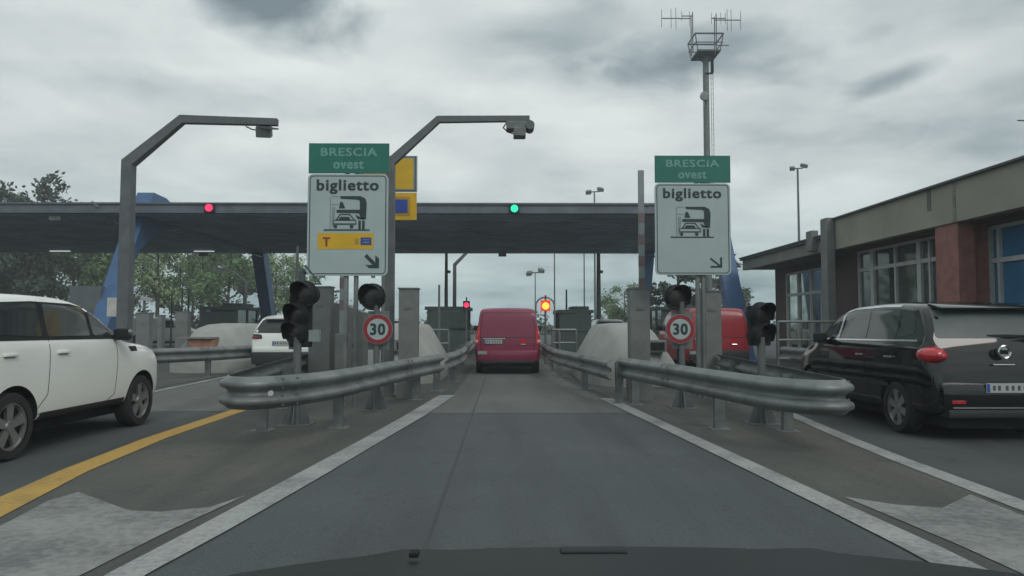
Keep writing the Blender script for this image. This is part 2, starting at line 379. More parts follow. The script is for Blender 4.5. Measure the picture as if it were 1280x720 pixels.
strip('white_edge_line_right', [(3.4, 2.44, 2.70), (4.5, 2.42, 2.66), (5.5, 2.36, 2.58), (7.1, 2.24, 2.46), (9.94, 2.02, 2.24), (13.4, 1.73, 1.97)], 0.014, M['white_line'])
strip('yellow_edge_line', [(3.5, -3.55, -3.25), (5.36, -3.92, -3.60), (6.8, -4.15, -3.88), (8.74, -4.33, -4.07), (11.6, -4.38, -4.12), (13.5, -4.42, -4.2)], 0.014, M['yellow_line'])
strip('white_lane_line_right', [(4.0, 3.74, 3.98), (5.38, 3.78, 4.0), (7.3, 3.88, 4.08), (8.56, 3.98, 4.18), (11.6, 4.32, 4.5), (16, 4.5, 4.66)], 0.014, M['white_line'])
strip('white_lane_line_far_left', [(9, -6.75, -6.6), (15.2, -7.25, -7.1), (20.9, -7.45, -7.3), (40, -7.5, -7.35)], 0.014, M['white_line'])
gz = [G(*p) for p in ((308, 621), (262, 636), (200, 642), (160, 640), (98, 617), (60, 628), (10, 655))]
sheet('worn_hatching_left', [(p.x, p.y) for p in gz] + [(-3.35, 4.2), (-3.1, 3.2), (-2.4, 3.2), (-2.30, 4.06), (-2.22, 4.85)], 0.014, M['hatch'])
gz = [G(*p) for p in ((1055, 623), (1120, 633), (1178, 637), (1213, 620), (1245, 633), (1275, 645))]
sheet('worn_hatching_right', [(p.x, p.y) for p in gz] + [(3.68, 4.2), (3.6, 3.3), (2.85, 3.3), (2.80, 4.5)], 0.014, M['hatch'])

# ------------------------------------------------------------------ canopy with blue frames
CZ0, CZ1 = 29.8, 46.0
can = thing('toll_canopy', (0, 38, 0), 'long dark flat canopy spanning the lanes on blue slanted frames', 'canopy')
def wpart(mb, name, m_, par, smooth=None):
    mb.v = [(x - par.location.x, y - par.location.y, z - par.location.z) for x, y, z in mb.v]
    return mb.build(name, m_, par, smooth)
XL, XR = -46, 9.3
b = MB().box(((XL + XR) / 2, CZ0 + 8.1, 6.10), (XR - XL, 16.0, 0.22)); wpart(b, 'roof_slab', M['canopy_top'], can)
b = MB()
b.box(((XL + XR) / 2, CZ0 - 0.03, 6.20), (XR - XL, 0.08, 0.40))
b.box(((XL + XR) / 2, CZ0 - 0.08, 6.39), (XR - XL + 0.1, 0.14, 0.07))
b.box(((XL + XR) / 2, CZ1 + 0.15, 6.15), (XR - XL, 0.08, 0.4))
b.box((XR + 0.04, CZ0 + 8.1, 6.15), (0.08, 16.2, 0.4)); wpart(b, 'fascia', M['canopy_face'], can)
b = MB()
for y in np.arange(CZ0 + 0.25, CZ1, 1.15): b.box(((XL + XR) / 2, y, 5.97), (XR - XL - 0.1, 0.08, 0.02))
b.box(((XL + XR) / 2, CZ0 + 8.1, 5.983), (XR - XL - 0.2, 15.9, 0.006)); wpart(b, 'soffit', M['canopy_under'], can)
for X, TH in ((-15.75, 0.36), (9.15, 0.34)):
    fr = MB()
    fr.prism([(27.3, 0), (28.6, 0), (29.6, 3.6), (30.3, 4.5), (31.3, 5.1), (33.5, 5.95), (45.6, 5.95), (48.5, 0), (49.2, 0), (46.6, 6.3), (43.5, 6.45), (34.5, 6.45), (32.6, 7.1), (31.4, 7.15), (30.4, 5.6)], 0, X - TH, X + TH)
    f_ = wpart(fr, 'support_frame', M['blue'], can)
    lt = MB(); lt.box((X + 0.25, 38.6, 5.68), (0.07, 14.6, 0.07)); wpart(lt, 'gutter', M['galv'], can)
def lane_lamp(px, py, m_, nm):
    p = P(px, py, CZ0 - 0.14)
    h = MB().box((p.x, p.y, p.z), (0.42, 0.1, 0.38), bev=0.02); hh = wpart(h, 'signal_housing', M['black'], can)
    l = MB().cyl((p.x, p.y - 0.055, p.z), (p.x, p.y - 0.10, p.z), 0.155, n=20)
    l.v = [(x - can.location.x, y - can.location.y, z) for x, y, z in l.v]; l.build('signal_lens', m_, hh)
lane_lamp(262, 260, M['red_on'], 'r'); lane_lamp(643, 261, M['green_on'], 'g')
for px, py in ((72, 259), (255, 314), (628, 314)):
    yy = CZ0 + 0.3 if py < 300 else CZ1 - 0.5
    p = P(px, py, yy); b = MB().box((p.x, yy, 5.80), (0.5, 0.35, 0.2), bev=0.03); wpart(b, 'floodlight', M['galv_dark'], can)
for px in (75, 255):
    p = P(px, 315, 44); b = MB().box((p.x, 44, 5.86), (1.2, 0.14, 0.05)); wpart(b, 'strip_light', M['strip'], can)
b = MB().tube([P(115, 252, CZ0 - 0.1), P(122, 258, CZ0 - 0.12), P(150, 284, 30.6)], 0.045); wpart(b, 'downpipe', M['galv'], can)

# ------------------------------------------------------------------ office building on the right
bd = thing('toll_office_building', (12, 17, 0), 'low office building with beige fascia, brick pillar and blue tinted windows', 'building')
FX = 9.5
b = MB(); b.box((FX + 0.12, 12.9, 3.97), (0.24, 15.4, 0.86)); b.box((FX + 0.2, 12.9, 3.97), (0.2, 15.36, 0.8))
fas = wpart(b, 'fascia', M['fascia'], bd)
b = MB().box((FX - 0.006, 15.05, 3.97), (0.010, 0.10, 0.84)); wpart(b, 'fascia_joint', M['stain'], bd); b = MB().box((FX - 0.006, 15.95, 4.15), (0.010, 0.14, 0.46)); wpart(b, 'fascia_joint', M['stain'], bd)
b = MB().box((FX + 0.08, 12.9, 4.42), (0.36, 15.5, 0.045)); b.box((14.5, 12.9, 4.30), (9.6, 15.3, 0.12)); wpart(b, 'roof', M['canopy_top'], bd)
b = MB().box((FX + 0.1, 24.75, 3.78), (0.2, 7.9, 0.46)); wpart(b, 'rear_fascia', M['fascia_grey'], bd)
b = MB().box((14.5, 24.75, 3.96), (10.2, 8.0, 0.06)); b.box((FX + 0.02, 24.75, 4.025), (0.3, 8.0, 0.05)); b.box((14.6, 24.8, 3.6), (9.6, 7.8, 0.06)); wpart(b, 'rear_roof', M['canopy_top'], bd)
b = MB().box((14.3, 12.9, 3.56), (9.0, 15.2, 0.06)); wpart(b, 'ceiling', M['wall_dark'], bd)
# walls around openings (front plane X=10.3 near block, 10.8 rear block)
def wall_with(mb, X, y0, y1, z0, z1, opens, th=0.2):
    ys = sorted({y0, y1, *[o[0] for o in opens], *[o[1] for o in opens]})
    for a, c in zip(ys[:-1], ys[1:]):
        mid = (a + c) / 2; op = [o for o in opens if o[0] <= mid <= o[1]]
        if not op: mb.box((X + th / 2, mid, (z0 + z1) / 2), (th, c - a, z1 - z0))
        else:
            o = op[0]
            if o[2] > z0: mb.box((X + th / 2, mid, (z0 + o[2]) / 2), (th, c - a, o[2] - z0))
            if o[3] < z1: mb.box((X + th / 2, mid, (z1 + o[3]) / 2), (th, c - a, z1 - o[3]))
opn = [(5.6, 9.6, 0.5, 3.45), (10.4, 15.2, 0.5, 3.45), (17.0, 21.2, 0.1, 3.5)]
b = MB(); wall_with(b, 10.3, 5.0, 20.9, 0, 3.55, opn[:2] + [(17.0, 20.9, 0.1, 3.5)]); wall_with(b, 10.8, 20.9, 28.7, 0, 3.6, [(24.5, 27.6, 0.3, 3.33)])
b.box((14.8, 28.6, 1.8), (8.0, 0.2, 3.55)); b.box((14.6, 5.1, 1.8), (8.4, 0.2, 3.55)); b.box((19.0, 17, 1.8), (0.2, 25, 3.55)); wpart(b, 'wall', M['wall_dark'], bd)
b = MB().box((9.73, 15.45, 1.77), (0.36, 0.80, 3.53)); b.box((10.1, 15.5, 1.77), (0.4, 0.6, 3.53)); wpart(b, 'pillar', M['brick'], bd)
b = MB().box((9.73, 9.9, 1.77), (0.36, 0.80, 3.53)); wpart(b, 'pillar', M['brick'], bd)
b = MB().box((9.36, 20.75, 2.23), (0.24, 0.42, 4.46), bev=0.02); wpart(b, 'grey_pillar', M['column'], bd)
b = MB().box((9.40, 21.9, 3.93), (0.22, 0.4, 0.62), bev=0.02); wpart(b, 'pillar_stub', M['column'], bd)
def window(X, y0, y1, z0, z1, mull, trans, m_, thick=()):
    f = MB()
    for y in (y0 + .03, y1 - .03): f.box((X, y, (z0 + z1) / 2), (0.09, 0.07, z1 - z0))
    for z in (z0 + .03, z1 - .03): f.box((X, (y0 + y1) / 2, z), (0.085, y1 - y0 - .14, 0.07))
    for y in mull: f.box((X, y, (z0 + z1) / 2), (0.10, 0.17 if y in thick else 0.07, z1 - z0 - .14))
    for z in trans: f.box((X, (y0 + y1) / 2, z), (0.075, y1 - y0 - .14, 0.10))
    fo = wpart(f, 'window', M['frame_white'], bd)
    g = MB(); ys = [y0] + sorted(mull) + [y1]; zs = [z0] + sorted(trans) + [z1]
    for a, c in zip(ys[:-1], ys[1:]):
        for d, e2 in zip(zs[:-1], zs[1:]): g.box((X + 0.03, (a + c) / 2, (d + e2) / 2), (0.015, c - a - 0.05, e2 - d - 0.05))
    g.v = [(x - bd.location.x, y - bd.location.y, z) for x, y, z in g.v]; g.build('pane', m_, fo)
window(10.34, 17.0, 20.9, 0.1, 3.5, [17.35, 17.8, 18.9, 20.1], [2.95], M['win'], (17.8, 20.1))
window(10.34, 10.4, 15.2, 0.5, 3.45, [12.0, 13.4, 14.9], [2.72], M['win_blue'], (13.4,))
window(10.34, 5.6, 9.6, 0.5, 3.45, [7.0, 8.3], [2.72], M['win_blue'], (7.0,))
window(10.84, 24.5, 27.6, 0.3, 3.33, [25.4, 26.5], [2.5], mat('reflective_glass', (0.50, 0.54, 0.50), 0.05, 0.9, 0.5, 1.2))
#'reflective_glass', (0.35, 0.38, 0.35), 0.06, 0.6, 0.5, 1.2)
b = MB().tube([(9.7, 13.2, 4.42), (9.7, 13.2, 4.9), (9.55, 12.6, 5.0), (9.35, 12.9, 5.1)], 0.012); wpart(b, 'aerial', M['galv_dark'], bd)

# ------------------------------------------------------------------ guard rails
PROF = [(-0.004, 0.0), (0.010, -0.010), (0.030, -0.030), (0.068, -0.052), (0.080, -0.066), (0.083, -0.090), (0.078, -0.112), (0.010, -0.150), (0.0, -0.165), (0.0, -0.195), (0.010, -0.210), (0.078, -0.248), (0.083, -0.270), (0.080, -0.294), (0.068, -0.308), (0.030, -0.330), (0.010, -0.350), (-0.004, -0.360)]
def smooth_path(pts, n=6):
    pts = [Vector(p) for p in pts]; o = []
    for i in range(len(pts) - 1):
        p0 = pts[max(i - 1, 0)]; p1 = pts[i]; p2 = pts[i + 1]; p3 = pts[min(i + 2, len(pts) - 1)]
        for k in range(n):
            t = k / n
            o.append(0.5 * ((2 * p1) + (p2 - p0) * t + (2 * p0 - 5 * p1 + 4 * p2 - p3) * t * t + (3 * p1 - p0 - 3 * p2 + p3) * t ** 3))
    return o + [pts[-1]]
def rail(name, path, posts, label, top=0.80, side=1, group='steel guard rails of the toll islands', sm=6, thing_name='guard_rail', posth=None):
    base = Vector((posts[0][0], posts[0][1], 0))
    t = thing(thing_name, base, label, 'guard rail', group)
    pp = smooth_path([(x, y, 0) for x, y in path], sm)
    b = MB(); rings = []
    for i, p in enumerate(pp):
        d = (pp[min(i + 1, len(pp) - 1)] - pp[max(i - 1, 0)]).normalized(); nrm = Vector((d.y, -d.x, 0)) * side
        outer = [p + nrm * a + Vector((0, 0, top + z)) for a, z in PROF]
        inner = [p + nrm * (a - 0.012) + Vector((0, 0, top + z + (0.0 if 0 < j < len(PROF) - 1 else 0))) for j, (a, z) in enumerate(PROF)][::-1]
        rings.append(outer + inner)
    n = len(rings[0]); vs = [v for r_ in rings for v in r_]
    fs = [(i * n + k, i * n + (k + 1) % n, (i + 1) * n + (k + 1) % n, (i + 1) * n + k) for i in range(len(rings) - 1) for k in range(n)]
    fs += [tuple(range(n - 1, -1, -1)), tuple(range((len(rings) - 1) * n, len(rings) * n))]
    b.add(vs, fs); wpart(b, 'beam', M['galv'], t, 50)
    # overlapped joints with bolt heads, and a bolt at every post
    L_ = [0]
    for a_, c_ in zip(pp[:-1], pp[1:]): L_.append(L_[-1] + (c_ - a_).length)
    def at_len(q):
        i = max(0, min(len(pp) - 2, next((k_ for k_ in range(len(L_) - 1) if L_[k_ + 1] >= q), len(pp) - 2)))
        f = (q - L_[i]) / max(1e-6, L_[i + 1] - L_[i]); d = (pp[i + 1] - pp[i]).normalized()
        return pp[i].lerp(pp[i + 1], f), Vector((d.y, -d.x, 0)) * side, d
    q = 2.1
    while q < min(L_[-1] - 0.4, 24):
        j = MB(); rg = []
        for dq in (-0.16, -0.05, 0.05, 0.16):
            p, nr, d = at_len(q + dq); rg.append([p + nr * (a + 0.006) + Vector((0, 0, top + z)) for a, z in PROF[1:-1]])
        m_ = len(rg[0]); j.add([v for x_ in rg for v in x_], [(i * m_ + k_, i * m_ + k_ + 1, (i + 1) * m_ + k_ + 1, (i + 1) * m_ + k_) for i in range(3) for k_ in range(m_ - 1)])
        jo = wpart(j, 'joint', M['galv_dark'], t, 50)
        h = MB()
        for dq in (-0.10, 0.10):
            p, nr, d = at_len(q + dq)
            for zz_, aa_ in ((-0.04, 0.05), (-0.13, 0.045), (-0.23, 0.045), (-0.32, 0.05)):
                c_ = p + nr * aa_ + Vector((0, 0, top + zz_)); h.cyl(c_, c_ + nr * 0.02, 0.016, n=6)
        h.v = [(x - base.x, y - base.y, z) for x, y, z in h.v]; h.build('bolts', M['pole'], jo)
        q += 4.0
    for x, y in posts:
        c = MB()
        c.box((x, y - 0.045, (top - 0.06) / 2), (0.13, 0.012, top - 0.06)); c.box((x - 0.06, y, (top - 0.06) / 2), (0.012, 0.08, top - 0.06)); c.box((x + 0.06, y, (top - 0.06) / 2), (0.012, 0.08, top - 0.06))
        c.box((x, y, top - 0.2), (0.10, 0.10, 0.20)); c.box((x, y, 0.012), (0.26, 0.24, 0.016), bev=0.005)
        wpart(c, 'post', M['galv_dark'], t)
    return t
r1 = rail('l', [(-1.28, 14.2), (-1.5, 13.0), (-1.75, 11.6), (-2.03, 9.75), (-2.25, 8.75), (-2.55, 8.15), (-2.85, 7.95), (-3.12, 8.15), (-3.24, 8.7), (-3.45, 10.2), (-3.75, 12.6), (-3.95, 15)],
          [(-2.21, 9.62), (-3.14, 9.4), (-1.64, 13.2), (-3.55, 11.8), (-3.9, 14.6)], 'rounded steel guard rail end wrapping the left toll island, white reflector on it', side=-1)
pz = P(344, 490, 8.0); b = MB().cyl((pz.x, 7.86, pz.z), (pz.x, 7.84, pz.z), 0.030, n=10); wpart(b, 'reflector', M['booth_white'], r1)
rail('lf', [(-1.22, 14.6), (-1.08, 17), (-1.12, 20), (-1.35, 30), (-1.4, 45)], [(-1.42, 14.9), (-1.25, 17.2), (-1.32, 20), (-1.45, 24), (-1.55, 29)], 'straight guard rail left of the maroon van, running back under canopy', side=1, top=0.78)
rail('rf', [(1.80, 12.3), (1.45, 15.5), (1.2, 19), (1.28, 30), (1.4, 45)], [(1.98, 12.6), (1.68, 15.3), (1.42, 19), (1.5, 24), (1.6, 29)], 'straight guard rail right of the maroon van, running back under canopy', side=-1, top=0.78)
rail('r', [(2.02, 12.7), (2.3, 11.2), (2.66, 9.1), (2.86, 8.05), (3.1, 7.55), (3.36, 7.42), (3.58, 7.6), (3.66, 8.4), (3.85, 10.5), (4.1, 14)],
     [(2.80, 9.5), (3.62, 9.3), (2.22, 12.4), (4.0, 12.6)], 'rounded steel guard rail end wrapping the right toll island beside black car', side=1)
rail('ll', [(-7.1, 20.6), (-7.5, 19.2), (-8.2, 17.8), (-9.0, 17.0), (-9.9, 17.2), (-10.2, 18.4)], [(-7.75, 18.9), (-9.3, 17.4)], 'guard rail end behind the white car, in front of concrete bullnose', side=-1)
rail('ra', [(7.3, 19), (7.4, 16.5), (7.9, 15), (8.3, 14.6), (8.7, 15)], [(7.55, 16.6), (8.3, 15)], 'guard rail end between black car and office building', side=1)

# ------------------------------------------------------------------ bullnose crash blocks, columns, kerbs
def bullnose(x, y, label, win=None, flip=1, orange=False):
    t = thing('concrete_bullnose', (x, y, 0), label, 'crash block', 'concrete bullnoses heading the toll islands')
    b = MB(); st = [(0, 0.35, 0.22, 0.42), (0.12, 0.7, 0.30, 0.75), (0.35, 0.95, 0.36, 1.05), (0.9, 1.08, 0.42, 1.28), (1.8, 1.12, 0.46, 1.40), (4.5, 1.12, 0.46, 1.40)]
    rings = []
    for yy, wb, wt, h in st:
        prof = [(-wb, 0), (-wb, 0.28), (-wb * .97, 0.36), (-wt - .1, h - 0.12), (-wt, h - .02), (0, h + 0.02), (wt, h - .02), (wt + .1, h - 0.12), (wb * .97, 0.36), (wb, 0.28), (wb, 0)]
        rings.append([(a, yy, z) for a, z in prof])
    n = len(rings[0]); vs = [v for r_ in rings for v in r_]
    fs = [(i * n + k, i * n + (k + 1) % n, (i + 1) * n + (k + 1) % n, (i + 1) * n + k) for i in range(len(rings) - 1) for k in range(n)]
    fs += [tuple(range(n)), tuple(range((len(rings) - 1) * n, len(rings) * n))]
    b.add(vs, fs); b.build('block', M['concrete'], t, 40)
    if orange:
        b = MB().prism([(-0.30, 0.95), (0.46, 0.95), (0.46, 0.72), (-0.15, 0.72)], 1, -0.05, 0.5); b.build('panel', M['orange'], t)
        b = MB().box((-0.05, 0.1, 1.0), (1.0, 0.5, 0.05)); b.build('ledge', M['concrete_dark'], t)
    else:
        b = MB().box((0.25 * flip, 0.24, 0.90), (0.66, 0.5, 0.26)); b.build('frame', M['concrete_dark'], t)
        b = MB().box((0.38 * flip, -0.02, 0.90), (0.30, 0.03, 0.17)); b.build('opening', M['black'], t)
        b = MB().box((0.08 * flip, -0.02, 0.90), (0.22, 0.03, 0.17)); b.build('marker', M['sign_grey'], t)
    return t
bullnose(-8.7, 20.5, 'pale concrete bullnose with orange panel, behind the guard rail near white car', orange=True)
bullnose(-2.7, 16.5, 'sloping concrete bullnose left of the maroon van, behind grey column', flip=1)
bullnose(2.95, 15.8, 'sloping concrete bullnose with dark opening, right of the maroon van', flip=1)

def column(x, y, h, w, label, wide=1.0):
    t = thing('barrier_column', (x, y, 0), label, 'column', 'grey steel columns of the lane barriers')
    b = MB().box((0, 0, h / 2), (w, 0.32, h), bev=0.012); b.build('housing', M['column'], t)
    b = MB().box((0, 0, 0.21), (w * 1.16, 0.38, 0.42), bev=0.01); b.build('foot', M['column'], t)
    b = MB().box((0, 0, h + 0.01), (w + 0.03, 0.35, 0.025)); b.build('cap', M['galv_dark'], t)
    b = MB().box((0.0, -0.165, h - 0.36), (0.14, 0.01, 0.05)); b.build('slot', M['galv_dark'], t)
    return t
column(-1.82, 13.6, 2.04, 0.35, 'grey steel column left of the maroon van, behind the rail')
column(2.44, 13.2, 2.02, 0.36, 'grey steel column right of the maroon van, with raised arm behind')
column(-3.62, 14.2, 2.10, 0.42, 'grey steel column beside the three-lamp signal, under the left sign')
column(4.02, 14.2, 2.02, 0.40, 'grey steel column in front of the bright red van')
cb = thing('control_cabinet', (-3.33, 15.0, 0), 'wide grey control cabinet behind the left sign posts', 'cabinet')
b = MB(); b.prism([(-0.42, 0), (0.42, 0), (0.42, 1.62), (-0.02, 1.80), (-0.42, 1.85)], 1, -0.3, 0.3); b.build('cabinet_body', M['column'], cb)
b = MB().box((0.0, -0.31, 0.9), (0.7, 0.015, 1.3)); b.build('door', M['column'], cb)
b = MB().cyl((0.25, -0.34, 0.95), (0.25, -0.32, 0.95), 0.03); b.build('lock', M['black'], cb)

# raised barrier arms
def barrier(x, y, z0, z1, label):
    t = thing('barrier_arm', (x, y, 0), label, 'barrier', 'raised lane barriers')
    b = MB().box((0, 0, z0 / 2), (0.26, 0.26, z0), bev=0.02); b.build('housing', M['column'], t)
    b = MB().box((0, -0.05, (z0 + z1) / 2), (0.115, 0.05, z1 - z0), bev=0.01); b.build('arm', M['sign_grey'], t)
    b = MB(); z = z0 + 0.55
    while z < z1 - 0.9: b.box((0, -0.05, z), (0.119, 0.054, 0.20)); z += 0.42
    b.build('red_bands', mat('faded_red_band', (0.20, 0.15, 0.16), 0.7), t)
    b = MB().cyl((0.08, -0.05, z1 - 0.68), (0.13, -0.05, z1 - 0.68), 0.035); b.build('lamp', M['galv_dark'], t)
    return t
barrier(2.62, 13.85, 1.2, 4.36, 'tall raised barrier arm with faded red bands beside the right sign')
barrier(-3.15, 14.0, 1.2, 4.0, 'raised barrier arm standing behind the left sign')

# ------------------------------------------------------------------ signals, speed signs
def lamp(par, x, z, r, yaw, m_lens=None, dx=0):
    rt = Matrix.Rotation(yaw, 4, 'Z')
    def tr(mb):
        mb.v = [tuple(rt @ Vector((a, b_, c)) + Vector((x, 0, z))) for a, b_, c in mb.v]; return mb
    h = MB().cyl((0, 0.02, 0), (0, 0.16, 0), r * 1.02, r * 0.8, 20); h.cyl((0, -0.02, 0), (0, 0.02, 0), r * 1.12, n=24); ho = tr(h).build('lamp_housing', M['black'], par, 40)
    v = MB(); n = 22; vs = []
    for k in range(n + 1):
        a = R(-35) + R(250) * k / n
        cut = 0.19 * (0.45 + 0.55 * max(0, math.sin(a)))
        for rr, yy in ((r * 1.0, -0.02), (r * 1.0, -0.02 - cut), (r * 1.04, -0.02 - cut), (r * 1.04, -0.02)): vs.append((rr * math.cos(a), yy, rr * math.sin(a)))
    fs = [(i * 4 + k, i * 4 + (k + 1) % 4, i * 4 + 4 + (k + 1) % 4, i * 4 + 4 + k) for i in range(n) for k in range(4)]
    v.add(vs, fs); tr(v).build('visor', M['black'], ho, 40)
    l = MB().cyl((0, -0.021, 0), (0, -0.04, 0), r * 0.92, r * 0.7, 20); tr(l).build('lens', m_lens or M['lens'], ho, 40)
    return ho
def foot(mb, h=0.36, w=0.15):
    mb.prism([(-w, 0), (w, 0), (0.06, h), (-0.06, h)], 1, -0.008, 0.008); mb.prism([(-w, 0), (w, 0), (0.06, h), (-0.06, h)], 0, -0.008, 0.008); mb.box((0, 0, 0.01), (w * 2.1, w * 2.1, 0.02))
sg = thing('traffic_signal', (-2.86, 9.95, 0), 'black signal with three lamps on a post behind the left guard rail', 'traffic light', 'lane signals')
b = MB().cyl((0, 0, 0), (0, 0, 1.2), 0.055); foot(b, 0.42, 0.2); b.build('post', M['pole'], sg, 40)
b = MB().box((0.02, 0.08, 1.42), (0.30, 0.14, 0.72), bev=0.03); b.build('housing', M['black'], sg)
lamp(sg, 0.10, 1.79, 0.165, R(-18)); lamp(sg, -0.01, 1.51, 0.145, R(-18)); lamp(sg, -0.03, 1.26, 0.145, R(-18))
b = MB().tube([(0.02, 0.1, 1.9), (0.02, 0.1, 2.1), (0.06, 0.1, 2.13)], 0.05); b.tube([(0.06, 0.1, 2.2), (0.28, 0.1, 1.94), (0.1, 0.1, 1.94)], 0.014); b.build('bracket', M['booth'], sg)
b = MB().box((0.22, 0.05, 1.22), (0.14, 0.1, 0.16)); b.build('junction_box', M['sign_grey'], sg)
def speed_signal(x, y, label1, slabel, single=True):
    t = thing('lane_signal', (x, y, 0), label1, 'traffic light', 'lane signals')
    b = MB().cyl((0, 0, 0), (0, 0, 1.75), 0.05); foot(b, 0.38, 0.19); b.build('post', M['pole'], t, 40)
    lamp(t, -0.07, 1.82, 0.195, R(-14) if x < 0 else R(14))
    b = MB().box((0.02, 0.06, 1.28), (0.34, 0.06, 0.62), bev=0.01); b.build('backplate', M['column'], t)
    s = thing('speed_limit_sign', (x + (0.03 if x < 0 else -0.04), y - 0.075, 0), slabel, 'road sign', 'round 30 speed limit signs')
    b = MB().cyl((0, 0, 1.30), (0, 0.012, 1.30), 0.240, n=40); b.build('plate', M['sign_grey'], s, 40)
    b = MB(); n = 48; vs = []
    for k in range(n):
        a = 2 * math.pi * k / n
        for rr in (0.232, 0.168): vs.append((rr * math.cos(a), -0.003, 1.30 + rr * math.sin(a)))
    b.add(vs, [(2 * k, 2 * k + 1, (2 * k + 3) % (2 * n), (2 * k + 2) % (2 * n)) for k in range(n)]); b.build('red_ring', M['sign_red'], s)
    vs = [(0.168 * math.cos(2 * math.pi * k / 40), -0.002, 1.30 + 0.168 * math.sin(2 * math.pi * k / 40)) for k in range(40)]
    b = MB().add(vs, [tuple(range(40))]); b.build('face', M['sign_white'], s)
    b = MB(); add_text(b, '30', 0, 1.212, 0.225, 0.175, -0.006, 0.05); b.build('numerals', M['sign_dark'], s)
    b = MB().box((0, 0.035, 1.3), (0.2, 0.04, 0.05)); b.build('clamp', M['galv_dark'], s)
speed_signal(-2.07, 11.6, 'black single round lamp above the left 30 sign', 'round red-ringed 30 sign left of the maroon van')
speed_signal(2.90, 11.85, 'black single round lamp above the right 30 sign', 'round red-ringed 30 sign in front of the bright red van')
sg2 = thing('traffic_signal', (3.55, 10.0, 0), 'black signal with two lamps on a post behind the right guard rail', 'traffic light', 'lane signals')
b = MB().cyl((0, 0, 0), (0, 0, 1.2), 0.055); foot(b, 0.40, 0.2); b.build('post', M['pole'], sg2, 40)
b = MB().box((0.0, 0.08, 1.36), (0.30, 0.14, 0.56), bev=0.03); b.build('housing', M['black'], sg2)
lamp(sg2, 0.0, 1.52, 0.15, R(20)); lamp(sg2, 0.0, 1.23, 0.15, R(20))

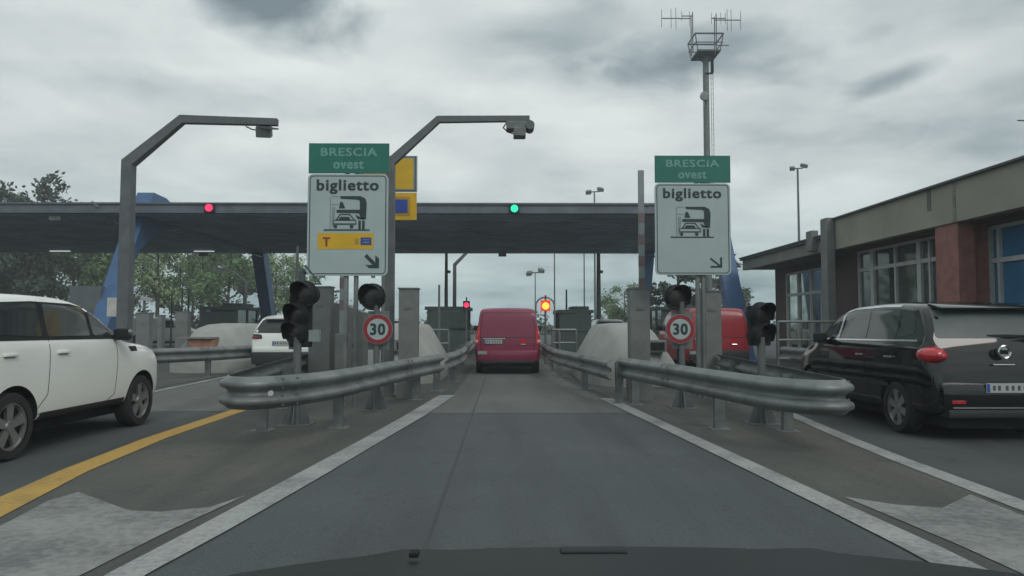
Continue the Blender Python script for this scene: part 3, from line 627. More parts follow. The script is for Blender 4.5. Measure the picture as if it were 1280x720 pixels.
# ------------------------------------------------------------------ lane signs
def lane_sign(x, y, k, label, yellow, zb):
    """drawn in a 1 : 270 grid, u right and v down, panel 92..450 by 58..655"""
    t = thing('lane_sign', (x, y, zb), label, 'road sign', 'tall lane signs reading biglietto')
    sc = k
    U = lambda u: (u - 270) * sc
    V = lambda v: (655 - v) * sc
    def polys(name, m_, ps, yy):
        b = MB()
        for p in ps: b.prism([(U(a), V(c)) for a, c in p], 1, yy, yy + 0.002)
        return b.build(name, m_, t)
    rect = lambda a, b_, c, d: [(a, b_), (c, b_), (c, d), (a, d)]
    def rr(a, b_, c, d, r=16):
        o = []
        for cx_, cy_, s0 in ((c - r, b_ + r, -90), (c - r, d - r, 0), (a + r, d - r, 90), (a + r, b_ + r, 180)):
            for q in range(5): w = R(s0 + q * 22.5); o.append((cx_ + r * math.cos(w), cy_ + r * math.sin(w)))
        return o
    b = MB(); b.prism([(U(a), V(c)) for a, c in rect(88, 58, 452, 195)], 1, 0, 0.03); b.build('green_panel', M['green'], t)
    b = MB(); b.prism([(U(a), V(c)) for a, c in rr(86, 199, 449, 661, 22)], 1, 0, 0.03); b.build('white_panel', M['sign_white'], t)
    ou = rr(94, 206, 441, 654, 18); inn = rr(98, 210, 437, 650, 15)
    b = MB(); vs = [(U(a), -0.002, V(c)) for a, c in ou] + [(U(a), -0.002, V(c)) for a, c in inn]; n = len(ou)
    b.add(vs, [(i, (i + 1) % n, n + (i + 1) % n, n + i) for i in range(n)]); b.build('border', M['sign_dark'], t)
    b = MB(); add_text(b, 'BRESCIA', U(270), V(116), 252 * sc, 36 * sc, -0.004, 0.05); b.build('town_lettering', M['green_txt'], t)
    b = MB(); add_text(b, 'ovest', U(268), V(174), 134 * sc, 34 * sc, -0.004, 0.06); b.build('side_lettering', M['green_txt'], t)
    b = MB(); add_text(b, 'biglietto', U(266), V(289), 276 * sc, 64 * sc, -0.004, 0.035); b.build('lettering', M['sign_dark'], t)
    dy = 0 if yellow else 18
    q = lambda L: [(a, c + dy) for a, c in L]
    truck = [q([(232, 300), (325, 300), (347, 311), (353, 335), (322, 335), (322, 322), (314, 316), (236, 312)]),
             q([(322, 335), (353, 335), (350, 405), (330, 407), (318, 378), (322, 362)]),
             q([(217, 362), (322, 362), (318, 378), (217, 376)]), q([(302, 384), (326, 396), (350, 405), (312, 405)]),
             q(rect(316, 411, 327, 450)), q(rect(333, 411, 345, 450)), q([(233, 326), (244, 326), (256, 356), (228, 356)])]
    car = [q([(232, 381), (278, 381), (300, 408), (294, 408), (275, 386), (235, 386), (222, 408), (214, 408)]), q([(207, 408), (303, 408), (303, 412), (207, 412)]),
           q([(235, 394), (272, 394), (282, 408), (226, 408)]), q([(205, 424), (303, 424), (303, 430), (205, 430)]), q([(203, 432), (221, 432), (219, 447), (207, 447)]),
           q([(277, 432), (294, 432), (292, 447), (279, 447)]), q(rect(201, 408, 204, 430)), q(rect(303, 408, 306, 430)), q(rect(160, 451, 367, 457))]
    polys('pictogram', M['sign_dark'], truck + car, -0.005)
    polys('pictogram_machine', M['sign_grey'], [q(rect(187, 304, 191, 450)), q(rect(191, 336, 228, 340)), q(rect(194, 300, 226, 304)), q([(196, 350), (212, 350), (206, 440), (196, 440)])], -0.004)
    if yellow:
        polys('yellow_band', M['sign_yellow'], [rect(133, 468, 384, 541)], -0.004)
        polys('red_letter', M['sign_red'], [rect(157, 487, 190, 495), rect(169, 495, 178, 529)], -0.008)
        polys('blue_card', M['sign_blue'], [rect(327, 488, 375, 522)], -0.008)
        polys('card_mark', M['sign_grey'], [rect(337, 497, 366, 500), rect(337, 508, 366, 512)], -0.011)
        polys('coin_mark', mat('dull_gold', (0.35, 0.26, 0.05), 0.6), [rr(301, 492, 319, 520, 8)], -0.008)
    A = [(355, 562), (394, 601), (394, 568), (411, 584), (411, 627), (366, 627), (350, 612), (382, 612), (345, 575)] if yellow else \
        [(352, 575), (396, 612), (396, 573), (405, 573), (405, 625), (350, 625), (350, 616), (388, 616), (347, 582)]
    polys('arrow', M['sign_dark'], [A], -0.005)
    b = MB()
    for s in (-0.035, 0.13): b.cyl((s if yellow else s * 0.6 + 0.1, 0.07, -zb), (s if yellow else s * 0.6 + 0.1, 0.07, 2.1), 0.04)
    b.build('posts', M['galv'], t, 40)
    b = MB()
    for z in (0.02, 0.9, 1.8): b.box((0, 0.045, z + 0.04), (1.1, 0.03, 0.05))
    for s in (-0.42, 0.42): b.box((s, 0.03, -0.03), (0.06, 0.05, 0.05))
    b.build('brackets', M['galv_dark'], t)
    return t
s1 = lane_sign(-2.63, 12.0, 1 / 270, 'tall green and white BRESCIA ovest biglietto sign with yellow T band', True, 2.20)
p1 = P(434.5, 343, 12.0); s1.location = (p1.x, 12.0, p1.z)
p2 = P(867.5, 342, 12.5); s2 = lane_sign(p2.x, 12.5, 0.965 * 12.5 / 12 / 270 * 0.98, 'green and white BRESCIA ovest biglietto sign without yellow band, at right', False, p2.z)
s2.scale = (1.0, 1, 0.955)
# yellow toll-tag sign behind the left arm
ys = thing('yellow_lane_sign', (-2.62, 16, 0), 'yellow sign with blue square, half hidden behind the left white sign', 'road sign')
def yz(v): return P(500, v, 16).z
b = MB().box((0, 0, (yz(195) + yz(240)) / 2), (1.28, 0.03, yz(195) - yz(240)), bev=0.0); b.build('upper_panel', M['sign_grey'], ys)
b = MB().box((0, -0.022, (yz(198) + yz(237)) / 2), (1.10, 0.01, yz(199) - yz(237)), bev=0.0); b.build('yellow_face', M['sign_yellow'], ys)
b = MB().box((0, -0.017, (yz(195) + yz(240)) / 2), (1.21, 0.004, yz(196) - yz(239))); b.build('inner_border', M['sign_dark'], ys)
b = MB().box((0, -0.020, (yz(195) + yz(240)) / 2), (1.17, 0.004, yz(197) - yz(238))); b.build('pale_margin', M['sign_grey'], ys)
b = MB().box((0, 0, (yz(241) + yz(275)) / 2), (1.26, 0.03, yz(241) - yz(275))); b.build('lower_panel', M['sign_yellow'], ys)
b = MB().box((0.0, -0.018, (yz(247) + yz(269)) / 2), (0.98, 0.006, yz(246) - yz(270))); b.build('inset_border', mat('dull_yellow', (0.40, 0.25, 0.02), 0.6), ys)
b = MB().box((0.26, -0.024, (yz(250) + yz(266)) / 2), (0.34, 0.006, yz(249) - yz(266))); b.build('blue_square', M['sign_blue'], ys)
b = MB().cyl((-0.1, 0.06, 0), (-0.1, 0.06, 5.0), 0.05); b.build('post', M['galv'], ys, 40)

# ------------------------------------------------------------------ camera gantries (cranked arms)
def gantry(pts, Y, thick, label, lens=True, group='cranked camera masts over the lanes', head=1.0):
    q = [P(x, y, Y) for x, y in pts]; base = Vector((q[0].x, Y, 0))
    t = thing('camera_mast', base, label, 'mast', group)
    rel = [Vector((0, 0, 0))] + [p - base for p in q[1:]]
    rel[1].x = 0; thick = [thick * 1.05, thick * 0.95, thick * 0.72, thick * 0.62]
    b = MB().tube(rel, thick, sq=True); b.box((0, 0, 0.02), (thick[0] * 4, thick[0] * 4, 0.04)); b.build('arm', M['pole'], t)
    return t, rel
g1, rl = gantry([(153, 500), (160, 204), (228, 149.5), (347, 153)], 14.0, 0.105, 'cranked grey mast carrying a camera over the left lane')
e = rl[-1]
b = MB().box((e.x - 0.26, 0, e.z - 0.19), (0.28, 0.30, 0.20), rot=(R(20), 0, R(10)), bev=0.02); b.build('camera_box', M['galv_dark'], g1)
b = MB().box((e.x - 0.18, -0.05, e.z - 0.12), (0.34, 0.3, 0.03), rot=(R(15), R(8), 0)); b.build('sun_shield', M['pole'], g1)
b = MB().tube([(e.x - 0.62, 0, e.z - 0.08), (e.x - 0.5, 0, e.z - 0.14), (e.x - 0.38, 0, e.z - 0.16)], 0.012); b.build('cable', M['black'], g1)
g2, rl = gantry([(486, 500), (488, 203), (548, 149.5), (662, 148.5)], 14.0, 0.085, 'cranked grey mast carrying two cameras over the centre lane')
e = rl[-1]
b = MB().box((e.x - 0.26, 0, e.z - 0.16), (0.40, 0.3, 0.16), bev=0.02); b.box((e.x - 0.2, -0.05, e.z - 0.30), (0.24, 0.3, 0.18), bev=0.02); b.build('camera_box', M['galv_dark'], g2)
b = MB().cyl((e.x + 0.0, -0.2, e.z - 0.17), (e.x + 0.0, 0.15, e.z - 0.17), 0.09, n=14); b.build('camera_barrel', M['pole'], g2, 40)
b = MB().tube([(e.x - 0.44, 0, e.z - 0.06), (e.x - 0.52, 0, e.z - 0.18), (e.x - 0.42, 0, e.z - 0.27), (e.x - 0.32, 0, e.z - 0.3)], 0.012); b.build('cable', M['black'], g2)
g3, _ = gantry([(568, 430), (568, 331), (590, 309), (650, 307)], 49, 0.12, 'distant cranked mast just left of the maroon van roof')
g4, _ = gantry([(306, 430), (305, 352), (290, 339), (262, 338)], 50, 0.07, 'distant thin cranked mast in front of the left trees')

# thin poles, floodlight masts
def pole(px, ytop, Y, r, label, kind='plain', ybase=None):
    p = P(px, ytop, Y); t = thing('lamp_post' if kind == 'lamp' else 'pole', (p.x, Y, 0), label, 'lamp post' if kind == 'lamp' else 'pole', 'poles and lamp posts around the plaza')
    b = MB().cyl((0, 0, 0), (0, 0, p.z), r * 1.2, r * 0.75, 10); b.build('shaft', M['pole'], t, 40)
    if kind == 'lamp':
        s = Y / 60
        b = MB().tube([(-0.45 * s, 0, p.z), (0.45 * s, 0, p.z + 0.05)], 0.05 * s); b.build('bracket', M['pole'], t)
        for sx in (-1, 1):
            b = MB().box((sx * 0.5 * s, -0.1, p.z + 0.10 + 0.12 * sx * s), (0.42 * s, 0.5 * s, 0.30 * s), rot=(R(25), 0, R(20 * sx)), bev=0.04); b.build('floodlight', M['galv_dark'], t)
    if kind == 'cam':
        if Y > 40: p.z -= 0.35
        b = MB().box((0.13, -0.05, p.z - 0.75), (0.26, 0.3, 0.16), rot=(0, R(15), 0), bev=0.03); b.build('camera', M['galv_dark'], t)
        b = MB().box((0.0, -0.08, p.z - 1.9), (0.2, 0.15, 0.3)); b.build('box', M['pole'], t)
    return t
pole(743, 240, 75, 0.10, 'twin floodlight mast rising above the middle of the canopy', 'lamp')
pole(997, 211, 52, 0.09, 'twin floodlight mast behind the office building roof', 'lamp')
pole(669, 341, 90, 0.08, 'small twin floodlight mast just right above the maroon van', 'lamp')
pole(693, 300, 60, 0.06, 'thin bare pole seen under canopy right of the amber signal')
pole(730, 300, 60, 0.06, 'thin bare pole seen under canopy above the dark booth')
pole(748, 317, 43.5, 0.15, 'thick pole with small camera under the canopy at right', 'cam')
pole(558, 317, 43.5, 0.11, 'pole with camera and box under canopy left of the van', 'cam')
pole(549, 356, 24, 0.045, 'short thin stub pole left of the camera pole')
pole(708, 362, 40, 0.06, 'short pole with small fitting above the dark booth')
pole(372, 308, 14.4, 0.035, 'thin pole with camera above the three-lamp signal', 'cam')
for i, (px, yt, YY) in enumerate(((228, 360, 38), (236, 362, 38), (215, 366, 40))):
    pole(px, yt, YY, 0.05, ('leftmost', 'middle', 'rightmost')[[1, 2, 0][i]] + ' of three short thin posts above the white far van')

# ------------------------------------------------------------------ antenna mast
AY = 48.0; ab = P(882, 70, AY); am = thing('antenna_mast', (ab.x, AY, 0), 'tall antenna mast with railed platform rising behind the right sign', 'mast')
k = AY / F
def az(v): return P(882, v, AY).z
b = MB().cyl((0, 0, 0), (0, 0, az(70)), 0.24, 0.20, 14); b.build('shaft', M['galv_dark'], am, 40)
b = MB()
for s in (0.33, 0.47):
    b.cyl((s, -0.05, 3), (s, -0.05, az(72)), 0.018, n=6)
for z in np.arange(3, az(74), 0.35): b.cyl((0.33, -0.05, z), (0.47, -0.05, z), 0.012, n=5)
b.build('ladder', M['galv'], am)
zp = az(69); w = 0.95
b = MB(); b.box((0, 0, zp), (2 * w - 0.35, 2 * w, 0.10)); b.prism([(-0.2, zp - 0.5), (0.2, zp - 0.5), (0.7, zp - 0.05), (-0.7, zp - 0.05)], 1, -0.05, 0.05); b.build('platform', M['pole'], am)
b = MB()
for zz_, ww in ((0.55, w - 0.05), (1.1, w), (1.15, w)):
    c4 = [(-ww, -ww, zp + zz_), (ww, -ww, zp + zz_), (ww, ww, zp + zz_), (-ww, ww, zp + zz_)]
    for i in range(4): b.cyl(c4[i], c4[(i + 1) % 4], 0.035, n=6)
for sx in (-1, 1):
    for sy in (-1, 1): b.cyl((sx * (w - 0.2), sy * w * 0.9, zp), (sx * w, sy * w, zp + 1.15), 0.035, n=6)
b.build('railing', M['pole'], am)
def ant(x, z0, z1, els, y=0):
    """yagi array: upright (x, z0..z1), horizontal boom to xb with vertical rods"""
    b = MB().cyl((x, y, z0), (x, y, z1), 0.035, n=6)
    for (xa, xb, zb, rods) in els:
        b.cyl((xa, y, zb), (xb, y, zb), 0.035, n=6)
        for xr, hh in rods: b.cyl((xr, y, zb - hh), (xr, y, zb + hh), 0.018, n=5)
    b.build('antenna', M['pole'], am)
u = lambda px: (px - 882) * k
ant(u(859), az(77), az(27), [(u(858), u(822), az(31), [(u(822), .6), (u(834), .65), (u(840), .75), (u(857), .5)])], -1)
ant(u(868), az(62), az(12), [(u(868), u(854), az(17), [(u(854), .35)])], 0.4)
ant(u(889), az(75), az(28), [(u(889), u(922), az(32), [(u(922), .65), (u(910), .75), (u(905), .75)])], -0.9)
ant(u(899), az(66), az(13), [(u(893), u(911), az(19), [(u(893), .4), (u(911), .4), (u(905), .4)]), (u(899), u(915), az(53), [])], 0.5)
b = MB().cyl((-0.2, -0.45, az(122)), (-0.2, -0.25, az(122)), 0.30, n=20); b.box((-0.25, -0.3, az(130)), (0.08, 0.08, 0.5)); b.build('dish', M['galv'], am, 40)
b = MB().box((0.40, -0.15, az(84)), (0.16, 0.16, 0.9)); b.box((0.15, -0.2, az(93)), (0.5, 0.1, 0.1)); b.build('equipment_box', M['black'], am)

# ------------------------------------------------------------------ booths, railings, small signals
def booth(x, y, w, d, h, label, step=True):
    t = thing('toll_booth', (x, y, 0), label, 'toll booth', 'toll booths on the islands')
    b = MB().box((0, d / 2, 0.55), (w, d, 1.1), bev=0.02); b.build('base', M['booth'], t)
    b = MB()
    for sx in (-1, 1):
        for yy in (0.05, d / 2, d - 0.05): b.box((sx * (w / 2 - 0.05), yy, 1.1 + (h - 1.1) / 2), (0.09, 0.09, h - 1.1))
    b.build('frame', M['booth'], t)
    b = MB().box((0, d / 2, 1.1 + (h - 1.1) / 2), (w - 0.12, d - 0.12, h - 1.12)); b.build('glazing', M['win'], t)
    b = MB().box((0, d / 2, h), (w + 0.2, d + 0.3, 0.16), bev=0.02)
    if step: b.box((w * 0.2, d / 2, h + 0.16), (w * 0.55, d * 0.6, 0.2), bev=0.02)
    b.build('roof', M['booth'], t)
    b = MB().box((0, -0.03, h - 0.55), (w, 0.04, 0.75)); b.build('front_panel', M['booth'], t)
    return t
booth(-2.75, 34, 1.9, 3.2, 2.15, 'dark toll booth left of the maroon van with red lamp on roof', False)
booth(3.3, 34, 1.5, 3.2, 2.0, 'dark green-grey toll booth right of the maroon van')
booth(-9.0, 34, 1.8, 3.2, 2.1, 'toll booth on the island behind the white rear-view car')
booth(-14.2, 36, 1.7, 3.0, 2.2, 'dark toll booth behind the concrete bullnose with orange panel')
booth(8.6, 36, 1.6, 3.0, 2.2, 'toll booth behind the bright red van')
def railing(pts, h, label, n=3, r=0.03):
    t = thing('railing', (pts[0][0], pts[0][1], 0), label, 'railing', 'tubular railings'); b = MB(); o = Vector((pts[0][0], pts[0][1], 0))
    p = [Vector((x, y, 0)) - o for x, y in pts]
    for q in p: b.cyl(q, q + Vector((0, 0, h)), r, n=8)
    for a, c in zip(p[:-1], p[1:]):
        for j in range(n): z = Vector((0, 0, h - j * h * 0.32)); b.cyl(a + z, c + z, r, n=8)
    b.build('bars', M['galv'], t, 40); return t
railing([(-1.65, 21), (-2.3, 21), (-2.7, 21)], 1.22, 'pale tubular railing behind the left bullnose')
railing([(1.4, 21.5), (1.6, 21.5), (2.1, 21.5)], 1.22, 'pale tubular railing behind the right bullnose', r=0.035)
railing([(6.9, 18.2), (7.7, 18.2), (8.7, 18.2), (9.3, 18.2)], 1.45, 'white tubular railing in front of the office building', 3)
def small_signal(px, py, Y, r, m_, rim, label, arch=False):
    p = P(px, py, Y); t = thing('signal_lamp', (p.x, Y, 0), label, 'signal lamp', 'lit signals at the toll booths')
    b = MB().cyl((0, 0.1, 0), (0, 0.1, p.z - r), 0.04); b.build('post', M['pole'], t, 40)
    b = MB().box((0, 0.06, p.z), (r * 2.6, 0.12, r * 3.0), bev=0.02); hh = b.build('housing', rim or M['black'], t)
    b = MB().cyl((0, -0.01, p.z - r * .1), (0, -0.05, p.z - r * .1), r, n=18); b.build('lens', m_, hh)
    b = MB().box((0, 0.06, p.z + r * 2.1), (r * 0.5, 0.08, r * 1.6)); b.build('finial', M['sign_red'] if arch else M['black'], t)
    if arch:
        w = 0.33; pts = [(-w, 0.3, 0.2), (-w, 0.3, p.z)] + [(w * math.cos(a), 0.3, p.z + w * 0.9 * math.sin(a)) for a in np.linspace(math.pi, 0, 11)[1:-1]] + [(w, 0.3, p.z), (w, 0.3, 0.2)]
        b = MB().tube(pts, 0.03); b.build('arch', M['galv'], t, 40)
small_signal(682, 382, 25, 0.125, M['amber_on'], M['amber_rim'], 'glowing amber lane signal under an arch right of the maroon van', True)
small_signal(583, 381, 33, 0.12, M['red_on'], None, 'small red lamp above the booth left of the maroon van')
# roadside boxes at left, posts, panels
cbx = thing('equipment_cabin', (P(114, 357, 29).x, 29.2, 0), 'plain grey cabin beside the foot of the left blue frame', 'cabin')
b = MB().box((0, 0, 1.45), (1.25, 1.2, 2.9), bev=0.02); b.build('cabin_body', mat('blue_grey_panel', (0.10, 0.12, 0.135), 0.6), cbx)
b = MB().box((0.1, -0.61, 1.2), (0.7, 0.02, 2.0)); b.build('door', M['pole'], cbx)
p = P(139, 384, 26.6); wb = MB().box((0, 0, 0), (0.38, 0.2, 0.70), bev=0.02).build('box', M['booth_white']); wb.name = 'meter_box'; wb.location = (p.x, 26.75, p.z)
tag(wb, 'pale upright box fixed to the left blue frame leg', 'box')
p = P(205, 368, 30)
cc = thing('lane_camera', (p.x - 0.8, 30, 0), 'white bracket camera on pole beside the left cranked mast', 'camera')
b = MB().cyl((0, 0, 0), (0, 0, p.z), 0.05); b.build('post', M['pole'], cc); b = MB().box((0.1, 0, p.z - 0.2), (0.5, 0.2, 0.16), rot=(0, R(12), 0), bev=0.03); b.build('camera_body', M['booth_white'], cc)
for i, (px, Y, h, w) in enumerate(((181, 24, 1.75, 0.42), (202, 26, 1.7, 0.14), (229, 27, 1.85, 0.45))):
    column(P(px, 400, Y).x, Y, h, w, ('narrow dark column behind the white car bonnet', 'thin post between the pale far panels', 'grey column left of the concrete bullnose')[i])

# ------------------------------------------------------------------ vehicles
def pchip(xs, ys):
    xs = np.array(xs, float); ys = np.array(ys, float); h = np.diff(xs); d = np.diff(ys) / h; m = np.zeros(len(xs))
    for i in range(1, len(xs) - 1):
        if d[i - 1] * d[i] > 0:
            w1 = 2 * h[i] + h[i - 1]; w2 = h[i] + 2 * h[i - 1]; m[i] = (w1 + w2) / (w1 / d[i - 1] + w2 / d[i])
    m[0] = d[0]; m[-1] = d[-1]
    def f(x):
        x = min(max(x, xs[0]), xs[-1]); i = min(int(np.searchsorted(xs, x, side='right')) - 1, len(h) - 1); i = max(i, 0)
        t = (x - xs[i]) / h[i]
        return float((1 + 2 * t) * (1 - t) ** 2 * ys[i] + t * (1 - t) ** 2 * h[i] * m[i] + t * t * (3 - 2 * t) * ys[i + 1] + t * t * (t - 1) * h[i] * m[i + 1])
    return f
def car_body(sp):
    zt = pchip(*zip(*sp['top'])); wd = pchip(*zip(*sp['width'])); L = sp['top'][-1][0]; zbelt = sp['belt']; tum = sp['tumble']; zb = sp['sill']
    zbf = pchip(*zip(*sp.get('bottom', [(0, zb + .05), (0.25, zb), (L - 0.3, zb), (L, zb + 0.02)])))
    ys = sorted(set([round(v, 4) for v in list(np.linspace(0, 0.45, 22)) + list(np.linspace(0.45, L - 0.5, 34)) + list(np.linspace(L - 0.5, L, 16))]))
    rings = []
    for y in ys:
        T = zt(y); Wd = wd(y); Zb = zbf(y); zs = min(zbelt, T - 0.13)
        wt = lambda z: Wd - 0.045 - max(0, z - zs) * tum
        key = [(0, Zb), (Wd - 0.25, Zb), (Wd - 0.06, Zb + 0.015), (Wd - 0.015, Zb + 0.12), (Wd, Zb + (zs - Zb) * 0.55), (Wd - 0.008, zs - 0.10), (Wd - 0.03, zs - 0.01),
               (wt(zs + 0.03), zs + 0.03), ((wt(zs) + wt(T)) / 2, (zs + 0.03 + T - 0.07) / 2), (wt(T - 0.07), T - 0.07), (wt(T) - 0.07, T - 0.012), (wt(T) * 0.5, T + 0.006), (0, T + 0.012)]
        for _ in range(2):
            nk = [key[0]]
            for a, c in zip(key[:-1], key[1:]): nk += [(a[0] * .75 + c[0] * .25, a[1] * .75 + c[1] * .25), (a[0] * .25 + c[0] * .75, a[1] * .25 + c[1] * .75)]
            nk.append(key[-1]); key = nk
        full = [(x, y, z) for x, z in key] + [(-x, y, z) for x, z in key[-2:0:-1]]
        rings.append(full)
    n = len(rings[0]); vs = [v for r_ in rings for v in r_]
    fs = [(i * n + k2, i * n + (k2 + 1) % n, (i + 1) * n + (k2 + 1) % n, (i + 1) * n + k2) for i in range(len(rings) - 1) for k2 in range(n)]
    fs += [tuple(range(n)), tuple(range((len(rings) - 1) * n, len(rings) * n))]
    return vs, fs
def cut_arches(o, axles, r, halfw):
    cut = MB()
    for y in axles:
        for s in (-1, 1): cut.cyl((s * (halfw - 0.30), y, r * 1.02), (s * (halfw + 0.3), y, r * 1.02), r * 1.17, n=36)
    c = cut.build('cutter', [M['trim']]); 
    c.data.materials.clear(); c.data.materials.append(o.data.materials[0]); c.data.materials.append(M['trim'])
    for p_ in c.data.polygons: p_.material_index = 1
    o.data.materials.append(M['trim'])
    md = o.modifiers.new('b', 'BOOLEAN'); md.operation = 'DIFFERENCE'; md.object = c; md.solver = 'EXACT'
    bpy.context.view_layer.update(); dg = bpy.context.evaluated_depsgraph_get()
    me = bpy.data.meshes.new_from_object(o.evaluated_get(dg)); o.modifiers.clear(); old = o.data; o.data = me; bpy.data.meshes.remove(old); bpy.data.objects.remove(c)
    me.polygons.foreach_set('use_smooth', [True] * len(me.polygons)); me.set_sharp_from_angle(angle=R(34))
def rounded(poly, rad):
    o = []; n = len(poly)
    for i in range(n):
        a = Vector(poly[i - 1]); p_ = Vector(poly[i]); c = Vector(poly[(i + 1) % n])
        d1 = (a - p_); d2 = (c - p_); q = min(rad, d1.length * .45, d2.length * .45)
        s = p_ + d1.normalized() * q; e_ = p_ + d2.normalized() * q
        for t in (0, .25, .5, .75, 1): o.append(s * (1 - t) ** 2 + p_ * 2 * t * (1 - t) + e_ * t * t)
    r_ = []
    for i in range(len(o)):
        a = o[i]; c = o[(i + 1) % len(o)]; m_ = max(1, int((c - a).length / 0.07))
        for j in range(m_): r_.append(a.lerp(c, j / m_))
    return r_
def decal(bvh, poly, axis, side, off, name, m_, par, rad=0.03, rings=6, edge=0.02):
    """patch of bodywork/glass moulded on the body. axis 'x': poly=(y,z); axis 'y': poly=(x,z), side = which way out"""
    pl = rounded([Vector(q) for q in poly], rad); c = sum(pl, Vector((0, 0))) / len(pl); b = MB(); vs = []; n = len(pl); last = None
    def proj(q, of):
        if axis == 'x': og = Vector((side * 3, q[0], q[1])); dr = Vector((-side, 0, 0))
        else: og = Vector((q[0], (9 if side > 0 else -4), q[1])); dr = Vector((0, -side, 0))
        h = bvh.ray_cast(og, dr)
        if h[0] is None: return None
        nm = h[1] if h[1].dot(dr) < 0 else -h[1]
        return h[0] + nm * of
    def safe(q, of):
        for s_ in (0, .03, .06, .1, .15, .25, .4, .6, .8, 1): 
            r_ = proj(q.lerp(c, s_), of)
            if r_ is not None: return r_
        return Vector((0, 0, 0))
    for q in pl: vs.append(safe(q, -0.02))
    for k_ in range(rings):
        s_ = k_ / rings
        for q in pl: vs.append(safe(q.lerp(c, s_), off))
    vs.append(safe(c, off))
    fs = []
    for k_ in range(rings):
        for i in range(n): fs.append((k_ * n + i, k_ * n + (i + 1) % n, (k_ + 1) * n + (i + 1) % n, (k_ + 1) * n + i))
    for i in range(n): fs.append((rings * n + i, rings * n + (i + 1) % n, len(vs) - 1))
    b.add(vs, fs); return b.build(name, m_, par, 30)
def seam(bvh, pts, side, name, par, w=0.010, m_=None, off=0.002, axis='x'):
    b = MB(); q = []
    pts = [Vector(p_) for p_ in pts]; fine = []
    for a, c in zip(pts[:-1], pts[1:]):
        m2 = max(1, int((c - a).length / 0.06))
        for j in range(m2): fine.append(a.lerp(c, j / m2))
    fine.append(pts[-1]); vs = []
    for i, p_ in enumerate(fine):
        d = (fine[min(i + 1, len(fine) - 1)] - fine[max(0, i - 1)]).normalized(); nn = Vector((-d.y, d.x)) * w / 2
        for s_ in (-1, 1):
            z = p_ + nn * s_
            if axis == 'x': h = bvh.ray_cast(Vector((side * 3, z[0], z[1])), Vector((-side, 0, 0)))
            else: h = bvh.ray_cast(Vector((z[0], -4 if side < 0 else 9, z[1])), Vector((0, -side, 0)))
            if h[0] is None: vs.append(vs[-1] if vs else Vector((0, 0, 0))); continue
            nm = h[1]; dr = Vector((side, 0, 0)) if axis == 'x' else Vector((0, side, 0))
            if nm.dot(dr) < 0: nm = -nm
            vs.append(h[0] + nm * off)
    b.add(vs, [(2 * i, 2 * i + 1, 2 * i + 3, 2 * i + 2) for i in range(len(fine) - 1)])
    return b.build(name, m_ or M['black'], par)
def wheel(par, x, y, r, s, spokes=5, rimmat=None, w=0.21, gap=False):
    t = bpy.data.objects.new('wheel', None); COL.objects.link(t); t.parent = par; t.location = (x, y, r)
    b = MB(); n = 32; prof = [(-w / 2, r * 0.70), (-w / 2, r * 0.93), (-w / 2 + 0.025, r * 0.99), (0, r), (w / 2 - 0.025, r * 0.99), (w / 2, r * 0.93), (w / 2, r * 0.70)]
    vs = []
    for k_ in range(n):
        a = 2 * math.pi * k_ / n
        for px_, rr in prof: vs.append((px_, rr * math.cos(a), rr * math.sin(a)))
    q = len(prof); fs = [(k_ * q + j, k_ * q + j + 1, ((k_ + 1) % n) * q + j + 1, ((k_ + 1) % n) * q + j) for k_ in range(n) for j in range(q - 1)]
    b.add(vs, fs); b.build('tyre', M['tyre'], t, 40)
    b = MB(); b.cyl((s * 0.02, 0, 0), (s * 0.03, 0, 0), r * 0.70, n=n); b.build('hub_back', M['black'], t)
    b = MB(); xo = s * (w / 2 - 0.012)
    vs = []; pr = [(xo - s * 0.05, r * 0.71), (xo, r * 0.71), (xo, r * 0.645), (xo - s * 0.05, r * 0.63)]
    for k_ in range(n):
        a = 2 * math.pi * k_ / n
        for px_, rr in pr: vs.append((px_, rr * math.cos(a), rr * math.sin(a)))
    b.add(vs, [(k_ * 4 + j, k_ * 4 + (j + 1) % 4, ((k_ + 1) % n) * 4 + (j + 1) % 4, ((k_ + 1) % n) * 4 + j) for k_ in range(n) for j in range(4)])
    for k_ in range(spokes):
        a = 2 * math.pi * k_ / spokes + 0.3; d = Vector((0, math.cos(a), math.sin(a))); u_ = Vector((0, -d.z, d.y))
        a0, a1 = r * 0.08, r * 0.68; w0, w1 = r * 0.10, r * 0.17
        o = Vector((xo - s * 0.012, 0, 0)); i_ = Vector((xo - s * 0.05, 0, 0))
        vs = [o + d * a0 + u_ * w0, o + d * a0 - u_ * w0, o + d * a1 - u_ * w1, o + d * a1 + u_ * w1]; vs += [v + (i_ - o) for v in vs]
        b.add(vs, [(0, 1, 2, 3), (7, 6, 5, 4), (0, 4, 5, 1), (1, 5, 6, 2), (2, 6, 7, 3), (3, 7, 4, 0)])
    b.cyl((xo - s * 0.04, 0, 0), (xo - s * 0.002, 0, 0), r * 0.16, n=16); b.build('rim', rimmat or M['rim'], t, 40)
    return t
def plate(bvh_y, x, z, par, w=0.52, h=0.11):
    b = MB().box((x, bvh_y, z), (w, 0.012, h), bev=0.003); o = b.build('number_plate', M['plate'], par)
    b = MB()
    for i, xx in enumerate((-0.17, -0.11, -0.02, 0.05, 0.12, 0.19)): b.box((x + xx * w / 0.52, bvh_y - 0.0075, z), (0.030, 0.003, 0.055))
    b.build('plate_characters', M['plate_mark'], o)
    b = MB().box((x - w / 2 + 0.022, bvh_y - 0.008, z), (0.035, 0.003, h - 0.015)); b.build('plate_band', M['plate_blue'], o)
    return o
